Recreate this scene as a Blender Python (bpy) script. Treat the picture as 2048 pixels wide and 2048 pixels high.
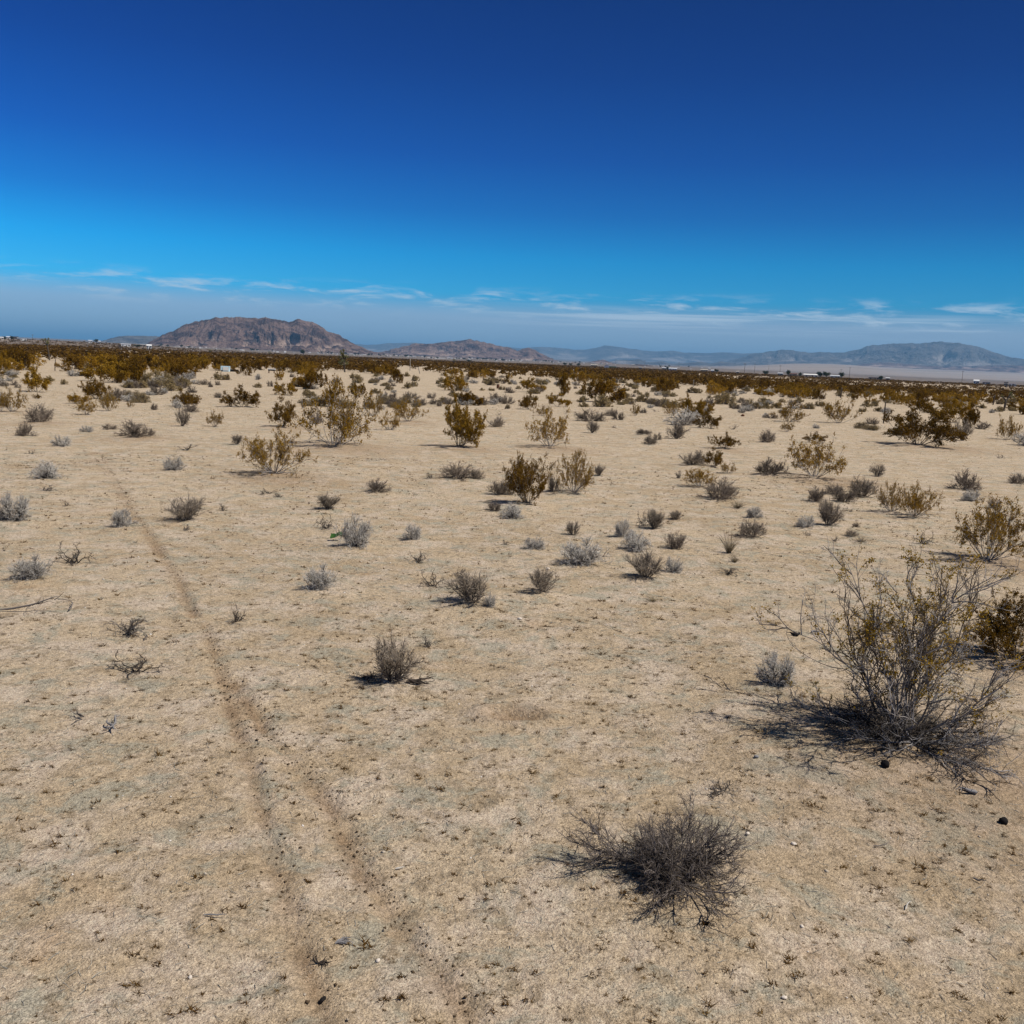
import bpy, math, random
import numpy as np
from mathutils import Matrix, Vector

for o in list(bpy.data.objects):
    bpy.data.objects.remove(o)
SC = bpy.context.scene
COL = SC.collection
R = math.radians
PI = math.pi

# ------------------------------------------------------------------ camera
EYE = 2.8
PITCH, ROLL = R(8.88), R(2.35)
cam = bpy.data.cameras.new('camera')
cam.sensor_width = 36.0
cam.lens = 36.0 * 1900.0 / 2048.0
cam.clip_start = 0.05
cam.clip_end = 200000.0
cam_o = bpy.data.objects.new('camera', cam)
COL.objects.link(cam_o)
fw = Vector((0, math.cos(PITCH), -math.sin(PITCH)))
r0 = Vector((1, 0, 0))
u0 = Vector((0, math.sin(PITCH), math.cos(PITCH)))
cr = r0 * math.cos(ROLL) + u0 * math.sin(ROLL)
cu = u0 * math.cos(ROLL) - r0 * math.sin(ROLL)
cam_o.matrix_world = Matrix(((cr.x, cu.x, -fw.x, 0), (cr.y, cu.y, -fw.y, 0), (cr.z, cu.z, -fw.z, EYE), (0, 0, 0, 1)))
SC.camera = cam_o

# ------------------------------------------------------------------ sky and sun
SUN_EL = R(55)
SUN_ROT = R(103)            # clockwise from +Y (the view direction): from the right, slightly behind
world = bpy.data.worlds.new('World')
SC.world = world
world.use_nodes = True
wt = world.node_tree
wn, wl = wt.nodes, wt.links
bg = wn['Background']
sky = wn.new('ShaderNodeTexSky')
sky.sky_type = 'NISHITA'
sky.sun_disc = False
sky.sun_elevation = SUN_EL
sky.sun_rotation = SUN_ROT
sky.altitude = 1000
sky.air_density = 1.0
sky.dust_density = 0.3
sky.ozone_density = 3.0
bg.inputs[1].default_value = 0.1


def wmath(op, a, b=None, c=None):
    n = wn.new('ShaderNodeMath')
    n.operation = op
    for i, v in enumerate((a, b, c)):
        if v is None:
            continue
        if isinstance(v, (int, float)):
            n.inputs[i].default_value = v
        else:
            wl.new(v, n.inputs[i])
    return n.outputs[0]


tc = wn.new('ShaderNodeTexCoord')
sx = wn.new('ShaderNodeSeparateXYZ')
wl.new(tc.outputs['Generated'], sx.inputs[0])
dx, dy, dz = sx.outputs
elev = wmath('MULTIPLY', wmath('ARCSINE', dz), 180 / PI)              # degrees
grade = wn.new('ShaderNodeValToRGB')                                   # deep polarised blue of the print: grade over elevation
wl.new(wmath('DIVIDE', elev, 40.0), grade.inputs[0])
els = [(0.0, (.34, .60, .90)), (2.4, (.22, .60, .95)), (4.0, (.05, .70, 1.16)), (6.0, (.0, .63, 1.12)), (8.5, (.0, .375, .88)), (11.5, (.0, .235, .73)), (16, (.0, .150, .55)), (21, (.0, .11, .43)), (28, (.07, .15, .33)), (40, (.20, .23, .29))]
cre_ = grade.color_ramp
cre_.elements[0].position = 0.0
cre_.elements[0].color = (*els[0][1], 1)
cre_.elements[1].position = 1
cre_.elements[1].color = (*els[-1][1], 1)
for e, c in els[1:-1]:
    q = cre_.elements.new(e / 40.0)
    q.color = (*c, 1)
mul = wn.new('ShaderNodeVectorMath')
mul.operation = 'MULTIPLY'
wl.new(sky.outputs[0], mul.inputs[0])
wl.new(grade.outputs[0], mul.inputs[1])
side = wmath('EXPONENT', wmath('MULTIPLY', wmath('MAXIMUM', wmath('MINIMUM', dx, .5), -.5), -0.55))
scl = wn.new('ShaderNodeVectorMath')
scl.operation = 'SCALE'
wl.new(mul.outputs[0], scl.inputs[0])
wl.new(side, scl.inputs['Scale'])
# thin cirrus low over the far ranges: a stretched noise between two and five degrees
azim = wmath('ARCTAN2', dx, dy)
cxyz = wn.new('ShaderNodeCombineXYZ')
wl.new(wmath('MULTIPLY', azim, 13.0), cxyz.inputs[0])
wl.new(wmath('MULTIPLY', elev, 1.35), cxyz.inputs[1])
n1 = wn.new('ShaderNodeTexNoise')
n1.inputs['Scale'].default_value = 1.25
n1.inputs['Detail'].default_value = 7
n1.inputs['Roughness'].default_value = .62
n1.inputs['Distortion'].default_value = .35
wl.new(cxyz.outputs[0], n1.inputs['Vector'])


def wrange(v, a, b, c=0., d=1., smooth=True):
    m = wn.new('ShaderNodeMapRange')
    if smooth:
        m.interpolation_type = 'SMOOTHSTEP'
    wl.new(v, m.inputs[0])
    for i, q in enumerate((a, b, c, d)):
        m.inputs[i + 1].default_value = q
    return m.outputs[0]


cl = wrange(n1.outputs[0], .47, .70)
band = wmath('MULTIPLY', wrange(elev, 2.3, 3.1), wrange(elev, 4.6, 3.6))
c2 = wn.new('ShaderNodeCombineXYZ')
wl.new(wmath('MULTIPLY', azim, 2.6), c2.inputs[0])
wl.new(wmath('MULTIPLY', elev, 2.4), c2.inputs[1])
n2 = wn.new('ShaderNodeTexNoise')
n2.inputs['Scale'].default_value = 1.1
n2.inputs['Detail'].default_value = 8
n2.inputs['Roughness'].default_value = .6
wl.new(c2.outputs[0], n2.inputs['Vector'])
veil = wmath('MULTIPLY', wmath('MULTIPLY', wrange(n2.outputs[0], .46, .62), wrange(azim, -.12, .12)), wmath('MULTIPLY', wrange(elev, 2.0, 2.7), wrange(elev, 3.7, 3.0)))
cloud = wmath('MAXIMUM', wmath('MULTIPLY', wmath('MULTIPLY', cl, band), .8), wmath('MULTIPLY', veil, .7))
# a pale dust layer under the cirrus
dustl = wmath('MULTIPLY', wrange(elev, 3.9, 2.5), .54)
mixd = wn.new('ShaderNodeMix')
mixd.data_type = 'RGBA'
wl.new(dustl, mixd.inputs[0])
wl.new(scl.outputs[0], mixd.inputs[6])
mixd.inputs[7].default_value = (5.0, 5.7, 7.2, 1)
mixc = wn.new('ShaderNodeMix')
mixc.data_type = 'RGBA'
wl.new(cloud, mixc.inputs[0])
wl.new(mixd.outputs[2], mixc.inputs[6])
mixc.inputs[7].default_value = (6.0, 7.4, 8.6, 1)
wl.new(mixc.outputs[2], bg.inputs[0])

sun = bpy.data.lights.new('sun', 'SUN')
sun.energy = 5.0
sun.angle = R(0.53)
sun.color = (1.0, .94, .855)
sun_o = bpy.data.objects.new('sun', sun)
COL.objects.link(sun_o)
sd = Vector((math.sin(SUN_ROT) * math.cos(SUN_EL), math.cos(SUN_ROT) * math.cos(SUN_EL), math.sin(SUN_EL)))
sun_o.rotation_euler = sd.to_track_quat('Z', 'Y').to_euler()
sun_o.location = (40, -10, 60)

SC.view_settings.view_transform = 'Standard'
SC.view_settings.look = 'None'
SC.view_settings.gamma = 1.0
SC.view_settings.exposure = 0.0
SC.view_settings.use_curve_mapping = False
SC.cycles.max_bounces = 5
SC.cycles.diffuse_bounces = 3
SC.cycles.volume_bounces = 0
SC.cycles.transparent_max_bounces = 8
SC.cycles.use_denoising = True
SC.cycles.use_adaptive_sampling = False
SC.cycles.sample_clamp_indirect = 4.0

# ------------------------------------------------------------------ measured places, metres
PLANTS = [
('cre',5.18,9.34,1.01,0.68,"dark dense creosote bush cut off by the right edge behind the largest bush"),
('wht',2.42,8.16,0.32,0.31,"small pale silvery shrub just left of the largest creosote bush"),
('grv',-0.98,7.95,0.37,0.43,"vase-shaped bare grey shrub with blackened roots alone on the open sand"),
('dea',-1.20,7.96,0.32,0.12,"dark flattened dead brush lying against the bare vase-shaped shrub"),
('dea',-0.76,9.05,0.16,0.13,"small dead twig clump beside the lone vase-shaped bare shrub"),
('dea',-3.78,9.13,0.54,0.19,"twisted dead brush with one thick dark stem on the left sand"),
('dea',-3.23,7.94,0.47,0.18,"spidery dead brush with splayed dark branches on the left sand"),
('dea',-2.85,9.66,0.25,0.23,"small upright dead shrub right of the thin tyre line"),
('dea',1.49,5.99,0.27,0.08,"charred low dead plant above the dark tumbleweed-like shrub"),
('dea',1.66,5.89,0.06,0.04,"tiny black dead tuft beside the charred low dead plant"),
('cro',7.46,14.63,1.14,1.05,"large open creosote with grey stems near the right edge behind the largest bush"),
('wht',-5.69,11.10,0.48,0.28,"whitest puffy shrub at the left, dark twigs under it"),
('dea',-5.68,12.09,0.51,0.28,"bare dark-twigged shrub touching the whitest puffy shrub"),
('wht',-7.89,14.79,0.54,0.44,"silvery shrub cut by the left edge of the sand"),
('wht',-9.73,19.65,0.62,0.37,"silvery shrub upslope of the one cut by the left edge"),
('dea',-9.01,18.09,0.36,0.13,"low dead sprig in front of the upslope silvery shrub"),
('wht',-6.11,14.69,0.34,0.29,"small silvery shrub touching the thin tyre line"),
('grv',-5.36,15.47,0.59,0.41,"vase-shaped grey-green shrub right of the thin tyre line"),
('dea',-5.12,14.69,0.16,0.11,"tiny dead sprig in front of the vase-shaped grey-green shrub"),
('wht',-7.89,21.92,0.42,0.32,"small silvery shrub on bare sand left of the tall left creosote"),
('dea',-9.25,26.69,0.57,0.20,"flat dead tuft above the small silvery shrub on bare sand"),
('grv',-8.43,28.78,0.35,0.32,"tiny spiky grey tuft left of the tall left creosote"),
('wht',-12.57,26.28,0.50,0.32,"pale shrub at the left, in line with the thin track's far end"),
('gry',-14.90,28.83,0.59,0.45,"grey dome shrub near the left edge below the brush"),
('gry',-11.93,29.79,1.15,0.49,"wide low grey shrub, broadest on the left sand"),
('gry',-11.56,30.18,0.22,0.27,"little grey clump at the right end of the broad low shrub"),
('gry',-13.90,32.53,0.45,0.21,"small grey shrub behind the broad low grey shrub"),
('wht',-14.04,31.11,0.48,0.21,"flat pale shrub left of the broad low grey shrub"),
('dea',-7.84,16.52,0.18,0.12,"tiny dead sprig between the silvery shrubs at left"),
('dea',-5.16,16.77,0.18,0.14,"tiny forked dead sprig right of the vase-shaped grey-green shrub"),
('dea',-12.41,24.24,0.32,0.12,"flat dead sprig below the pale shrub at far left"),
('dea',-6.90,12.68,0.08,0.09,"tiny rusty sprig at the left edge"),
('cro',-5.50,21.67,1.46,1.14,"tall left creosote on a reddish mound, grey stems fanned right"),
('cro',-5.61,29.47,2.56,2.14,"largest mid-distance creosote with bare grey branches sweeping right"),
('cre',-1.81,30.76,1.44,1.66,"tall egg-shaped creosote on a narrow dark foot, mid picture"),
('gry',-2.86,19.75,0.57,0.28,"small purplish-grey dome below the sweeping creosote"),
('gry',-1.30,22.51,0.85,0.39,"broad grey-brown shrub below the egg-shaped creosote"),
('gry',-0.86,22.56,0.33,0.26,"small grey clump at the right end of the broad grey-brown shrub"),
('dea',-1.98,22.49,0.24,0.16,"tiny sprig left of the broad grey-brown shrub"),
('dea',-5.01,19.00,0.44,0.14,"low dead sprig on the reddish sand below the tall left creosote"),
('dea',-4.66,18.69,0.23,0.12,"second low dead sprig below the tall left creosote"),
('grv',-3.39,17.25,0.43,0.30,"grey-brown shrub above the shrub with the green scrap"),
('dea',-3.06,15.42,0.31,0.27,"thin upright dead twigs left of the big silvery shrub"),
('wht',-2.31,13.81,0.53,0.49,"big silvery shrub with a green scrap in its shade"),
('wht',-1.55,14.64,0.29,0.27,"small silvery shrub right of the shrub with the green scrap"),
('dea',-1.29,13.11,0.33,0.20,"spiky dark tuft below the small silvery shrub, mid picture"),
('wht',-2.25,11.16,0.39,0.31,"round white shrub with dark twigs trailing to its right"),
('dea',-0.96,11.66,0.31,0.22,"dark dead shrub left of the big feathery grey shrub"),
('dea',-0.65,12.00,0.26,0.19,"dead twigs just behind the big feathery grey shrub"),
('grv',-0.43,10.71,0.59,0.36,"big feathery grey shrub, mid foreground"),
('wht',-0.21,10.59,0.17,0.17,"small white ball shrub at the foot of the feathery grey shrub"),
('grv',0.40,11.40,0.38,0.32,"grey shrub with a dark root to its right, right of the feathery one"),
('wht',0.02,17.16,0.45,0.27,"white low shrub at the foot of the dark dense creosote"),
('gry',-0.34,17.88,0.33,0.19,"small grey shrub left of the white low shrub"),
('cre',0.31,18.86,0.81,1.03,"dark dense brown creosote in the centre"),
('gry',-0.25,20.12,0.53,0.37,"grey shrub pressed against the dark dense creosote's left side"),
('cro',1.34,20.85,0.86,0.98,"lighter ochre creosote right of the dark dense creosote"),
('gry',0.89,20.79,0.31,0.41,"grey shrub squeezed between the two central creosotes"),
('grv',2.22,24.60,0.26,0.32,"small grey vase shrub right of the central creosotes"),
('grv',1.04,15.70,0.23,0.26,"small grey shrub with a thin shadow below the central creosotes"),
('wht',1.86,15.60,0.26,0.31,"slim silvery shrub behind the paired domes right of centre"),
('wht',1.93,14.46,0.48,0.31,"silvery-grey dome below the slim silvery shrub"),
('grv',2.52,16.55,0.33,0.36,"brown-grey vase shrub with bare crooked stems"),
('dea',2.36,16.79,0.24,0.28,"dead half standing against the brown-grey vase shrub"),
('grv',3.11,17.84,0.25,0.19,"small thin shrub right of the brown-grey vase shrub"),
('gry',2.61,14.73,0.44,0.27,"grey dome with a black shadow, right of the silvery-grey dome"),
('wht',1.07,13.31,0.70,0.37,"widest silvery dome with a broad shadow, centre right"),
('wht',0.36,14.25,0.33,0.18,"low white shrub left of the widest silvery dome"),
('dea',-0.07,14.56,0.13,0.09,"tiny dead tuft left of the low white shrub"),
('grv',1.83,12.54,0.47,0.36,"fan-shaped grey shrub on one foot below the domes"),
('wht',2.31,13.16,0.25,0.23,"small silvery fan right of the fan-shaped grey shrub"),
('grs',3.41,14.58,0.29,0.39,"tan upright grass clump right of the domes"),
('grs',3.35,13.93,0.20,0.15,"thin pale grass tuft in front of the tan grass clump"),
('gry',4.10,16.00,0.53,0.31,"blue-grey dome behind the tan grass clump"),
('wht',4.72,18.30,0.29,0.23,"small pale ball behind the blue-grey dome"),
('grs',4.72,19.71,0.36,0.21,"dry grass tuft below the dark windswept shrub"),
('gry',4.56,20.81,0.82,0.48,"dark windswept grey shrub leaning right"),
('cro',4.55,22.93,0.75,0.49,"sparse leafless creosote behind the dark windswept shrub"),
('cre',5.83,27.74,0.64,0.57,"ochre upright creosote right of a dark dome, upper right"),
('gry',5.32,28.06,0.83,0.44,"dark dome left of the ochre upright creosote"),
('cre',7.57,34.63,1.02,0.59,"brown dome bush behind the ochre upright creosote"),
('cro',5.93,26.13,0.39,0.36,"small yellow sprig right of the ochre upright creosote"),
('dea',4.32,24.81,0.33,0.22,"small dead sprig left of the sparse leafless creosote"),
('gry',10.42,39.31,0.74,0.51,"round brown-grey shrub with a flat shadow, upper right"),
('gry',5.06,35.56,0.55,0.35,"grey shrub, front of the four small ones upper right"),
('gry',5.69,38.07,0.37,0.30,"little round shrub behind the grey one, upper right"),
('gry',5.48,40.55,0.69,0.19,"flat grey shrub, left of the four small ones"),
('gry',6.61,38.95,0.80,0.73,"tall dark grey shrub below the wide mixed thicket"),
('cro',1.21,32.17,1.53,1.33,"creosote with a bare grey lower half, right of the egg-shaped one"),
('dea',3.10,13.21,0.46,0.11,"blue-grey dead tangle lying on open sand right"),
('grs',1.76,11.34,0.20,0.09,"faint pale sprig on open sand, centre right"),
('gry',7.05,25.93,0.94,0.45,"dark grey dome left of the bright ochre creosote"),
('cro',8.15,25.60,1.77,1.18,"bright ochre creosote leaning right, upper right"),
('gry',6.76,21.03,0.52,0.33,"left dome of the clump of four dark shrubs"),
('gry',7.67,22.57,0.45,0.26,"back dome of the clump of four dark shrubs"),
('gry',7.42,21.14,0.58,0.30,"front dome of the clump of four dark shrubs"),
('gry',8.20,22.19,0.68,0.48,"tallest dome of the clump of four dark shrubs"),
('grv',5.95,17.65,0.44,0.51,"grey fan on one foot below the clump of four"),
('wht',5.44,17.36,0.32,0.23,"small white puff left of the grey fan"),
('dea',5.26,16.64,0.19,0.11,"dark dead stub under the small white puff"),
('grv',10.48,27.31,0.38,0.38,"small grey fan right of the bright ochre creosote"),
('cro',7.94,19.72,0.54,0.65,"left of the two touching ochre creosotes at right"),
('cro',8.19,19.18,0.81,0.73,"right and larger of the two touching ochre creosotes"),
('gry',11.77,24.60,0.81,0.53,"dark purplish dome above the open creosote at right"),
('wht',10.90,22.43,0.42,0.28,"pale small dome in front of the dark purplish dome"),
('gry',14.36,26.97,0.62,0.29,"low grey shrub cut by the right edge"),
('dea',7.09,19.85,0.23,0.12,"tiny black stub right of the grey fan"),
('gry',6.50,17.75,0.16,0.10,"tiny tuft below the touching ochre creosotes"),
('gry',6.04,16.64,0.21,0.14,"small grey tuft above the largest bush's top"),
('grs',6.03,16.14,0.24,0.12,"faint grass tuft above the largest bush's top"),
('dea',5.57,16.11,0.20,0.12,"bent dead sprig on open sand above the largest bush"),
('dea',7.11,16.14,0.35,0.25,"brown dead shrub left of the large open creosote"),
('gry',10.85,21.22,0.33,0.23,"small brown shrub behind the large open creosote"),
('cre',12.66,40.02,0.82,0.47,"dark brown dome behind the bright ochre creosote"),
('cro',13.55,47.58,0.81,0.58,"tiny ochre creosote at the foot of the twin creosotes"),
('dea',18.47,36.13,0.41,0.17,"flat dead tuft on bare sand near the right edge"),
('cro',16.46,57.75,1.92,1.32,"left of the two ochre creosotes above bare sand at right"),
('cro',19.87,58.72,1.96,1.71,"right of the two ochre creosotes above bare sand at right"),
('cre',17.22,40.69,2.95,1.93,"huge dark creosote in front of the fence post at right"),
('cre',30.26,66.08,1.83,1.74,"dark creosote behind the huge one, to its right"),
('grv',21.55,45.94,0.77,1.09,"bare grey vase-shaped shrub right of the huge dark creosote"),
('cre',28.30,59.38,1.07,1.28,"brown creosote behind the bare vase-shaped shrub"),
('cro',25.03,48.57,1.22,1.32,"open creosote near the right edge below the forked joshua tree"),
('gry',21.77,58.66,1.06,0.45,"low grey dome left of the fence post at right"),
('cre',-28.41,56.54,1.65,1.57,"dark creosote near the left edge below the pole-like joshua tree"),
('cre',-24.66,48.99,0.37,0.34,"small ochre sprig in front of the left-edge creosote"),
('cro',-20.40,38.56,1.02,0.99,"creosote with grey foot cut close by the left edge"),
('cro',-21.12,39.04,0.49,0.92,"creosote half hidden beyond the left edge"),
('cro',-17.49,38.78,0.97,0.70,"front bush of the tall creosote clump at left"),
('cre',-22.77,51.67,1.58,1.36,"middle bush of the tall creosote clump at left"),
('cre',-21.30,46.26,1.03,0.55,"left low bush of the tall creosote clump"),
('cro',-17.75,41.47,0.66,0.92,"right bush of the tall creosote clump at left"),
('cre',-32.07,75.83,2.10,1.79,"dark creosote behind the tall clump at left"),
('cre',-31.41,75.63,0.94,1.05,"dark creosote bush right of the black trough, nearest of two"),
('gry',-17.09,34.13,1.05,0.62,"scraggly grey shrub below the left-edge creosotes"),
('cro',-18.28,45.17,0.30,0.39,"open creosote bush right of the tall clump at left"),
('gry',-16.68,43.93,0.44,0.32,"grey twiggy shrub left of the brown dome at left"),
('cre',-16.56,47.73,1.53,0.93,"brown dome with a grey skirt, left"),
('wht',-16.55,46.30,0.58,0.52,"pale silvery shrub in front of the brown dome at left"),
('gry',-14.72,43.11,0.84,0.36,"grey twiggy shrub in front of the brown dome at left"),
('grv',-12.31,35.16,0.52,0.74,"pale vase-shaped shrub in front of the brown dome at left"),
('cro',-11.26,35.59,0.65,0.65,"small open creosote on bare sand left of the tall left creosote"),
('cre',-14.32,49.78,1.73,1.21,"round dark creosote left of centre below the blue-white box"),
('gry',-18.21,58.37,0.77,0.36,"grey twiggy shrub left of the round dark creosote"),
('gry',-26.18,79.67,1.05,0.53,"grey twiggy shrub in front of the blue-white box, second of three"),
('gry',-24.07,75.08,0.44,0.50,"grey twiggy shrub in front of the blue-white box, third of three"),
('gry',-25.10,80.17,0.61,0.42,"grey twiggy shrub in front of the blue-white box, nearest of three"),
('olv',-25.63,73.70,0.87,0.69,"olive dome shrub behind the brown dome at left, second of three"),
('gry',-28.64,80.12,0.94,0.56,"grey twiggy shrub behind the brown dome at left, second of two"),
('olv',-23.32,66.19,0.46,0.41,"olive dome shrub behind the brown dome at left, nearest of three"),
('gry',-21.85,64.21,0.76,0.49,"grey twiggy shrub behind the brown dome at left, nearest of two"),
('wht',-22.72,61.59,0.64,0.38,"pale silvery shrub left of the brown dome at left, nearest of two"),
('wht',-22.37,58.11,0.73,0.32,"pale silvery shrub left of the brown dome at left, second of two"),
('olv',-29.71,76.95,0.96,1.12,"olive dome shrub left of the brown dome at left"),
('olv',-31.52,79.76,0.88,0.44,"olive dome shrub right of the black trough, second of two"),
('olv',-29.45,78.51,1.03,0.60,"olive dome shrub behind the brown dome at left, third of three"),
('cre',-39.05,105.52,2.12,1.68,"dark creosote bush behind the brown dome at left"),
('cre',-48.65,122.77,1.87,2.04,"dark creosote bush right of the black trough, second of two"),
('cre',-43.20,129.35,3.40,2.41,"dark creosote bush left of the blue-white box"),
('cre',-33.61,117.70,2.04,1.55,"dark creosote bush right of the blue-white box"),
('cre',-53.72,115.74,2.08,1.92,"dark creosote bush left of the black trough"),
('cre',-52.25,101.07,2.66,2.38,"dark creosote bush left of the pole-like joshua tree"),
('cre',-46.10,85.71,1.07,2.26,"dark creosote bush left of the left-edge creosote"),
('olv',-29.61,95.56,1.85,0.82,"olive dome shrub in front of the blue-white box"),
('olv',-32.53,68.67,0.52,0.40,"olive dome shrub right of the left-edge creosote"),
('gry',-33.06,61.73,0.56,0.39,"grey twiggy shrub left of the left-edge creosote, third of three"),
('gry',-33.59,63.80,0.58,0.40,"grey twiggy shrub left of the left-edge creosote, second of three"),
('gry',-31.64,60.64,0.51,0.25,"grey twiggy shrub left of the left-edge creosote, nearest of three"),
('olv',-36.09,73.72,0.97,0.46,"olive dome shrub behind the left-edge creosote"),
('gry',-23.23,56.55,0.75,0.35,"grey twiggy shrub right of the tall clump at left"),
('olv',-53.34,118.64,1.48,0.90,"olive dome shrub behind the black trough"),
('olv',-53.05,120.79,1.84,1.00,"olive dome shrub right of the black trough, nearest of two"),
('wht',-40.99,88.14,1.04,0.61,"pale silvery shrub left of the black trough"),
('cre',-16.85,79.53,2.09,1.71,"dark creosote bush in front of the bushy joshua tree, nearest of two"),
('cre',-15.98,66.13,1.97,1.10,"dark creosote bush right of the round dark creosote"),
('cre',-8.94,36.50,1.27,1.17,"dark dense creosote left of the sweeping one"),
('cre',-25.65,103.48,1.29,1.22,"dark creosote bush in front of the white-topped stand"),
('gry',-27.96,119.11,0.91,0.53,"grey twiggy shrub right of the white-topped stand"),
('olv',-35.18,149.40,1.55,0.66,"olive dome shrub right of the white-topped stand"),
('wht',-27.47,101.60,0.77,0.67,"pale silvery shrub in front of the white-topped stand"),
('olv',-21.20,78.11,0.70,0.45,"olive dome shrub behind the round dark creosote"),
('gry',-21.22,82.18,0.59,0.55,"grey twiggy shrub in front of the white-topped stand"),
('gry',-18.62,98.12,1.15,0.88,"grey twiggy shrub in front of the bushy joshua tree"),
('olv',-17.30,104.12,1.22,0.94,"olive dome shrub in front of the bushy joshua tree, nearest of two"),
('olv',-21.57,126.55,1.31,0.79,"olive dome shrub right of the bushy joshua tree, nearest of three"),
('olv',-14.40,84.58,1.23,0.64,"olive dome shrub in front of the bushy joshua tree, second of two"),
('gry',-16.80,112.83,1.17,0.66,"grey twiggy shrub right of the bushy joshua tree"),
('olv',-21.44,145.22,1.30,0.56,"olive dome shrub right of the bushy joshua tree, third of three"),
('wht',-17.63,124.71,1.12,0.60,"pale silvery shrub left of the pale fence post"),
('cre',-13.97,110.85,1.61,1.92,"dark creosote bush in front of the pale fence post"),
('olv',-11.29,84.54,0.88,0.64,"olive dome shrub in front of the pale fence post, second of two"),
('olv',-10.61,92.42,0.96,0.70,"olive dome shrub in front of the leaning post, third of four"),
('olv',-10.79,100.19,0.90,0.58,"olive dome shrub in front of the leaning post, second of four"),
('olv',-13.42,125.68,1.30,0.83,"olive dome shrub in front of the leaning post, nearest of four"),
('olv',-18.03,155.64,1.40,0.82,"olive dome shrub in front of the pale fence post, nearest of two"),
('gry',-6.25,70.81,0.86,0.47,"grey twiggy shrub in front of the leaning post, second of three"),
('gry',-5.33,61.27,0.70,0.44,"grey twiggy shrub behind the egg-shaped creosote, fourth of eight"),
('gry',-4.76,58.92,0.43,0.43,"grey twiggy shrub behind the egg-shaped creosote, nearest of eight"),
('gry',-4.51,63.10,0.81,0.48,"grey twiggy shrub behind the egg-shaped creosote, second of eight"),
('olv',-5.16,78.03,0.92,0.52,"olive dome shrub in front of the leaning post, fourth of four"),
('olv',-5.41,93.19,1.48,0.80,"olive dome shrub right of the leaning post, third of four"),
('olv',-6.87,110.18,1.45,0.73,"olive dome shrub right of the leaning post, second of four"),
('wht',-4.77,89.68,0.81,0.52,"pale silvery shrub right of the leaning post, nearest of two"),
('cre',-3.20,62.31,1.64,0.95,"brown bush behind the egg-shaped creosote"),
('olv',-3.50,119.77,1.74,1.08,"olive dome shrub right of the leaning post, fourth of four"),
('gry',-1.77,74.47,0.88,0.54,"grey twiggy shrub behind the egg-shaped creosote, seventh of eight"),
('gry',-1.72,66.96,0.45,0.45,"grey twiggy shrub behind the egg-shaped creosote, fifth of eight"),
('gry',-0.65,66.89,0.97,0.70,"grey twiggy shrub behind the egg-shaped creosote, eighth of eight"),
('gry',-2.32,63.15,0.83,0.46,"grey twiggy shrub behind the egg-shaped creosote, third of eight"),
('olv',-0.53,59.31,0.35,0.35,"olive dome shrub right of the egg-shaped creosote"),
('gry',-0.83,41.66,0.73,0.49,"dark grey dome alone right of the egg-shaped creosote"),
('dea',-0.95,51.89,0.35,0.16,"dead sprig right of the egg-shaped creosote"),
('gry',-8.03,148.06,1.27,0.86,"grey twiggy shrub right of the leaning post"),
('olv',-13.76,179.84,1.29,0.79,"olive dome shrub right of the leaning post, nearest of four"),
('cre',-1.57,138.74,1.19,1.19,"dark creosote bush right of the leaning post"),
('cro',-4.91,37.19,0.93,0.78,"open creosote bush right of the sweeping creosote, second of two"),
('cro',-4.80,42.60,1.30,1.13,"open creosote bush left of the egg-shaped creosote"),
('cro',-6.92,46.45,0.84,1.36,"open creosote bush right of the sweeping creosote, nearest of two"),
('cre',-11.47,69.70,1.26,1.01,"dark creosote bush in front of the bushy joshua tree, second of two"),
('gry',-8.36,63.09,1.09,0.66,"grey twiggy shrub in front of the leaning post, third of three"),
('gry',-7.65,69.23,1.20,0.53,"grey twiggy shrub in front of the leaning post, nearest of three"),
('gry',-6.07,59.57,1.12,0.54,"grey twiggy shrub behind the egg-shaped creosote, sixth of eight"),
('cre',-10.41,53.38,1.19,1.19,"dark creosote bush behind the sweeping creosote"),
('gry',-8.27,39.37,0.66,0.49,"grey twiggy shrub left of the sweeping creosote"),
('olv',-28.69,186.41,1.80,0.77,"olive dome shrub right of the bushy joshua tree, second of three"),
('cre',1.52,97.57,2.23,1.55,"dark creosote bush behind the grey-footed creosote, fourth of five"),
('cre',4.27,89.61,2.42,2.30,"dark creosote bush behind the grey-footed creosote, third of five"),
('cre',10.38,163.38,3.50,2.60,"dark creosote bush behind the grey-footed creosote, fifth of five"),
('cre',0.82,59.95,1.29,1.12,"dark creosote bush behind the grey-footed creosote, nearest of five"),
('cre',2.81,65.91,1.51,0.96,"dark creosote bush behind the grey-footed creosote, second of five"),
('cro',1.41,53.02,0.92,0.70,"open creosote bush behind the grey-footed creosote"),
('wht',-0.35,129.55,0.75,0.54,"pale silvery shrub right of the leaning post, second of two"),
('olv',0.18,106.70,0.62,0.41,"olive dome shrub behind the grey-footed creosote, fifth of five"),
('olv',6.37,96.18,1.00,0.43,"olive dome shrub behind the grey-footed creosote, fourth of five"),
('olv',5.47,78.12,0.89,0.52,"olive dome shrub behind the grey-footed creosote, second of five"),
('olv',4.73,66.65,0.79,0.35,"olive dome shrub behind the grey-footed creosote, nearest of five"),
('olv',6.13,68.34,1.37,0.90,"olive dome shrub behind the grey-footed creosote, third of five"),
('olv',9.28,106.83,2.14,1.01,"olive dome shrub left of the thin post, fifth of five"),
('gry',8.59,84.42,1.11,0.84,"grey twiggy shrub left of the mixed thicket, fourth of four"),
('gry',5.55,56.15,0.82,0.48,"grey twiggy shrub right of the grey-footed creosote"),
('gry',3.88,49.77,1.56,0.66,"long dark grey shrub centre right behind the bare sand"),
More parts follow.
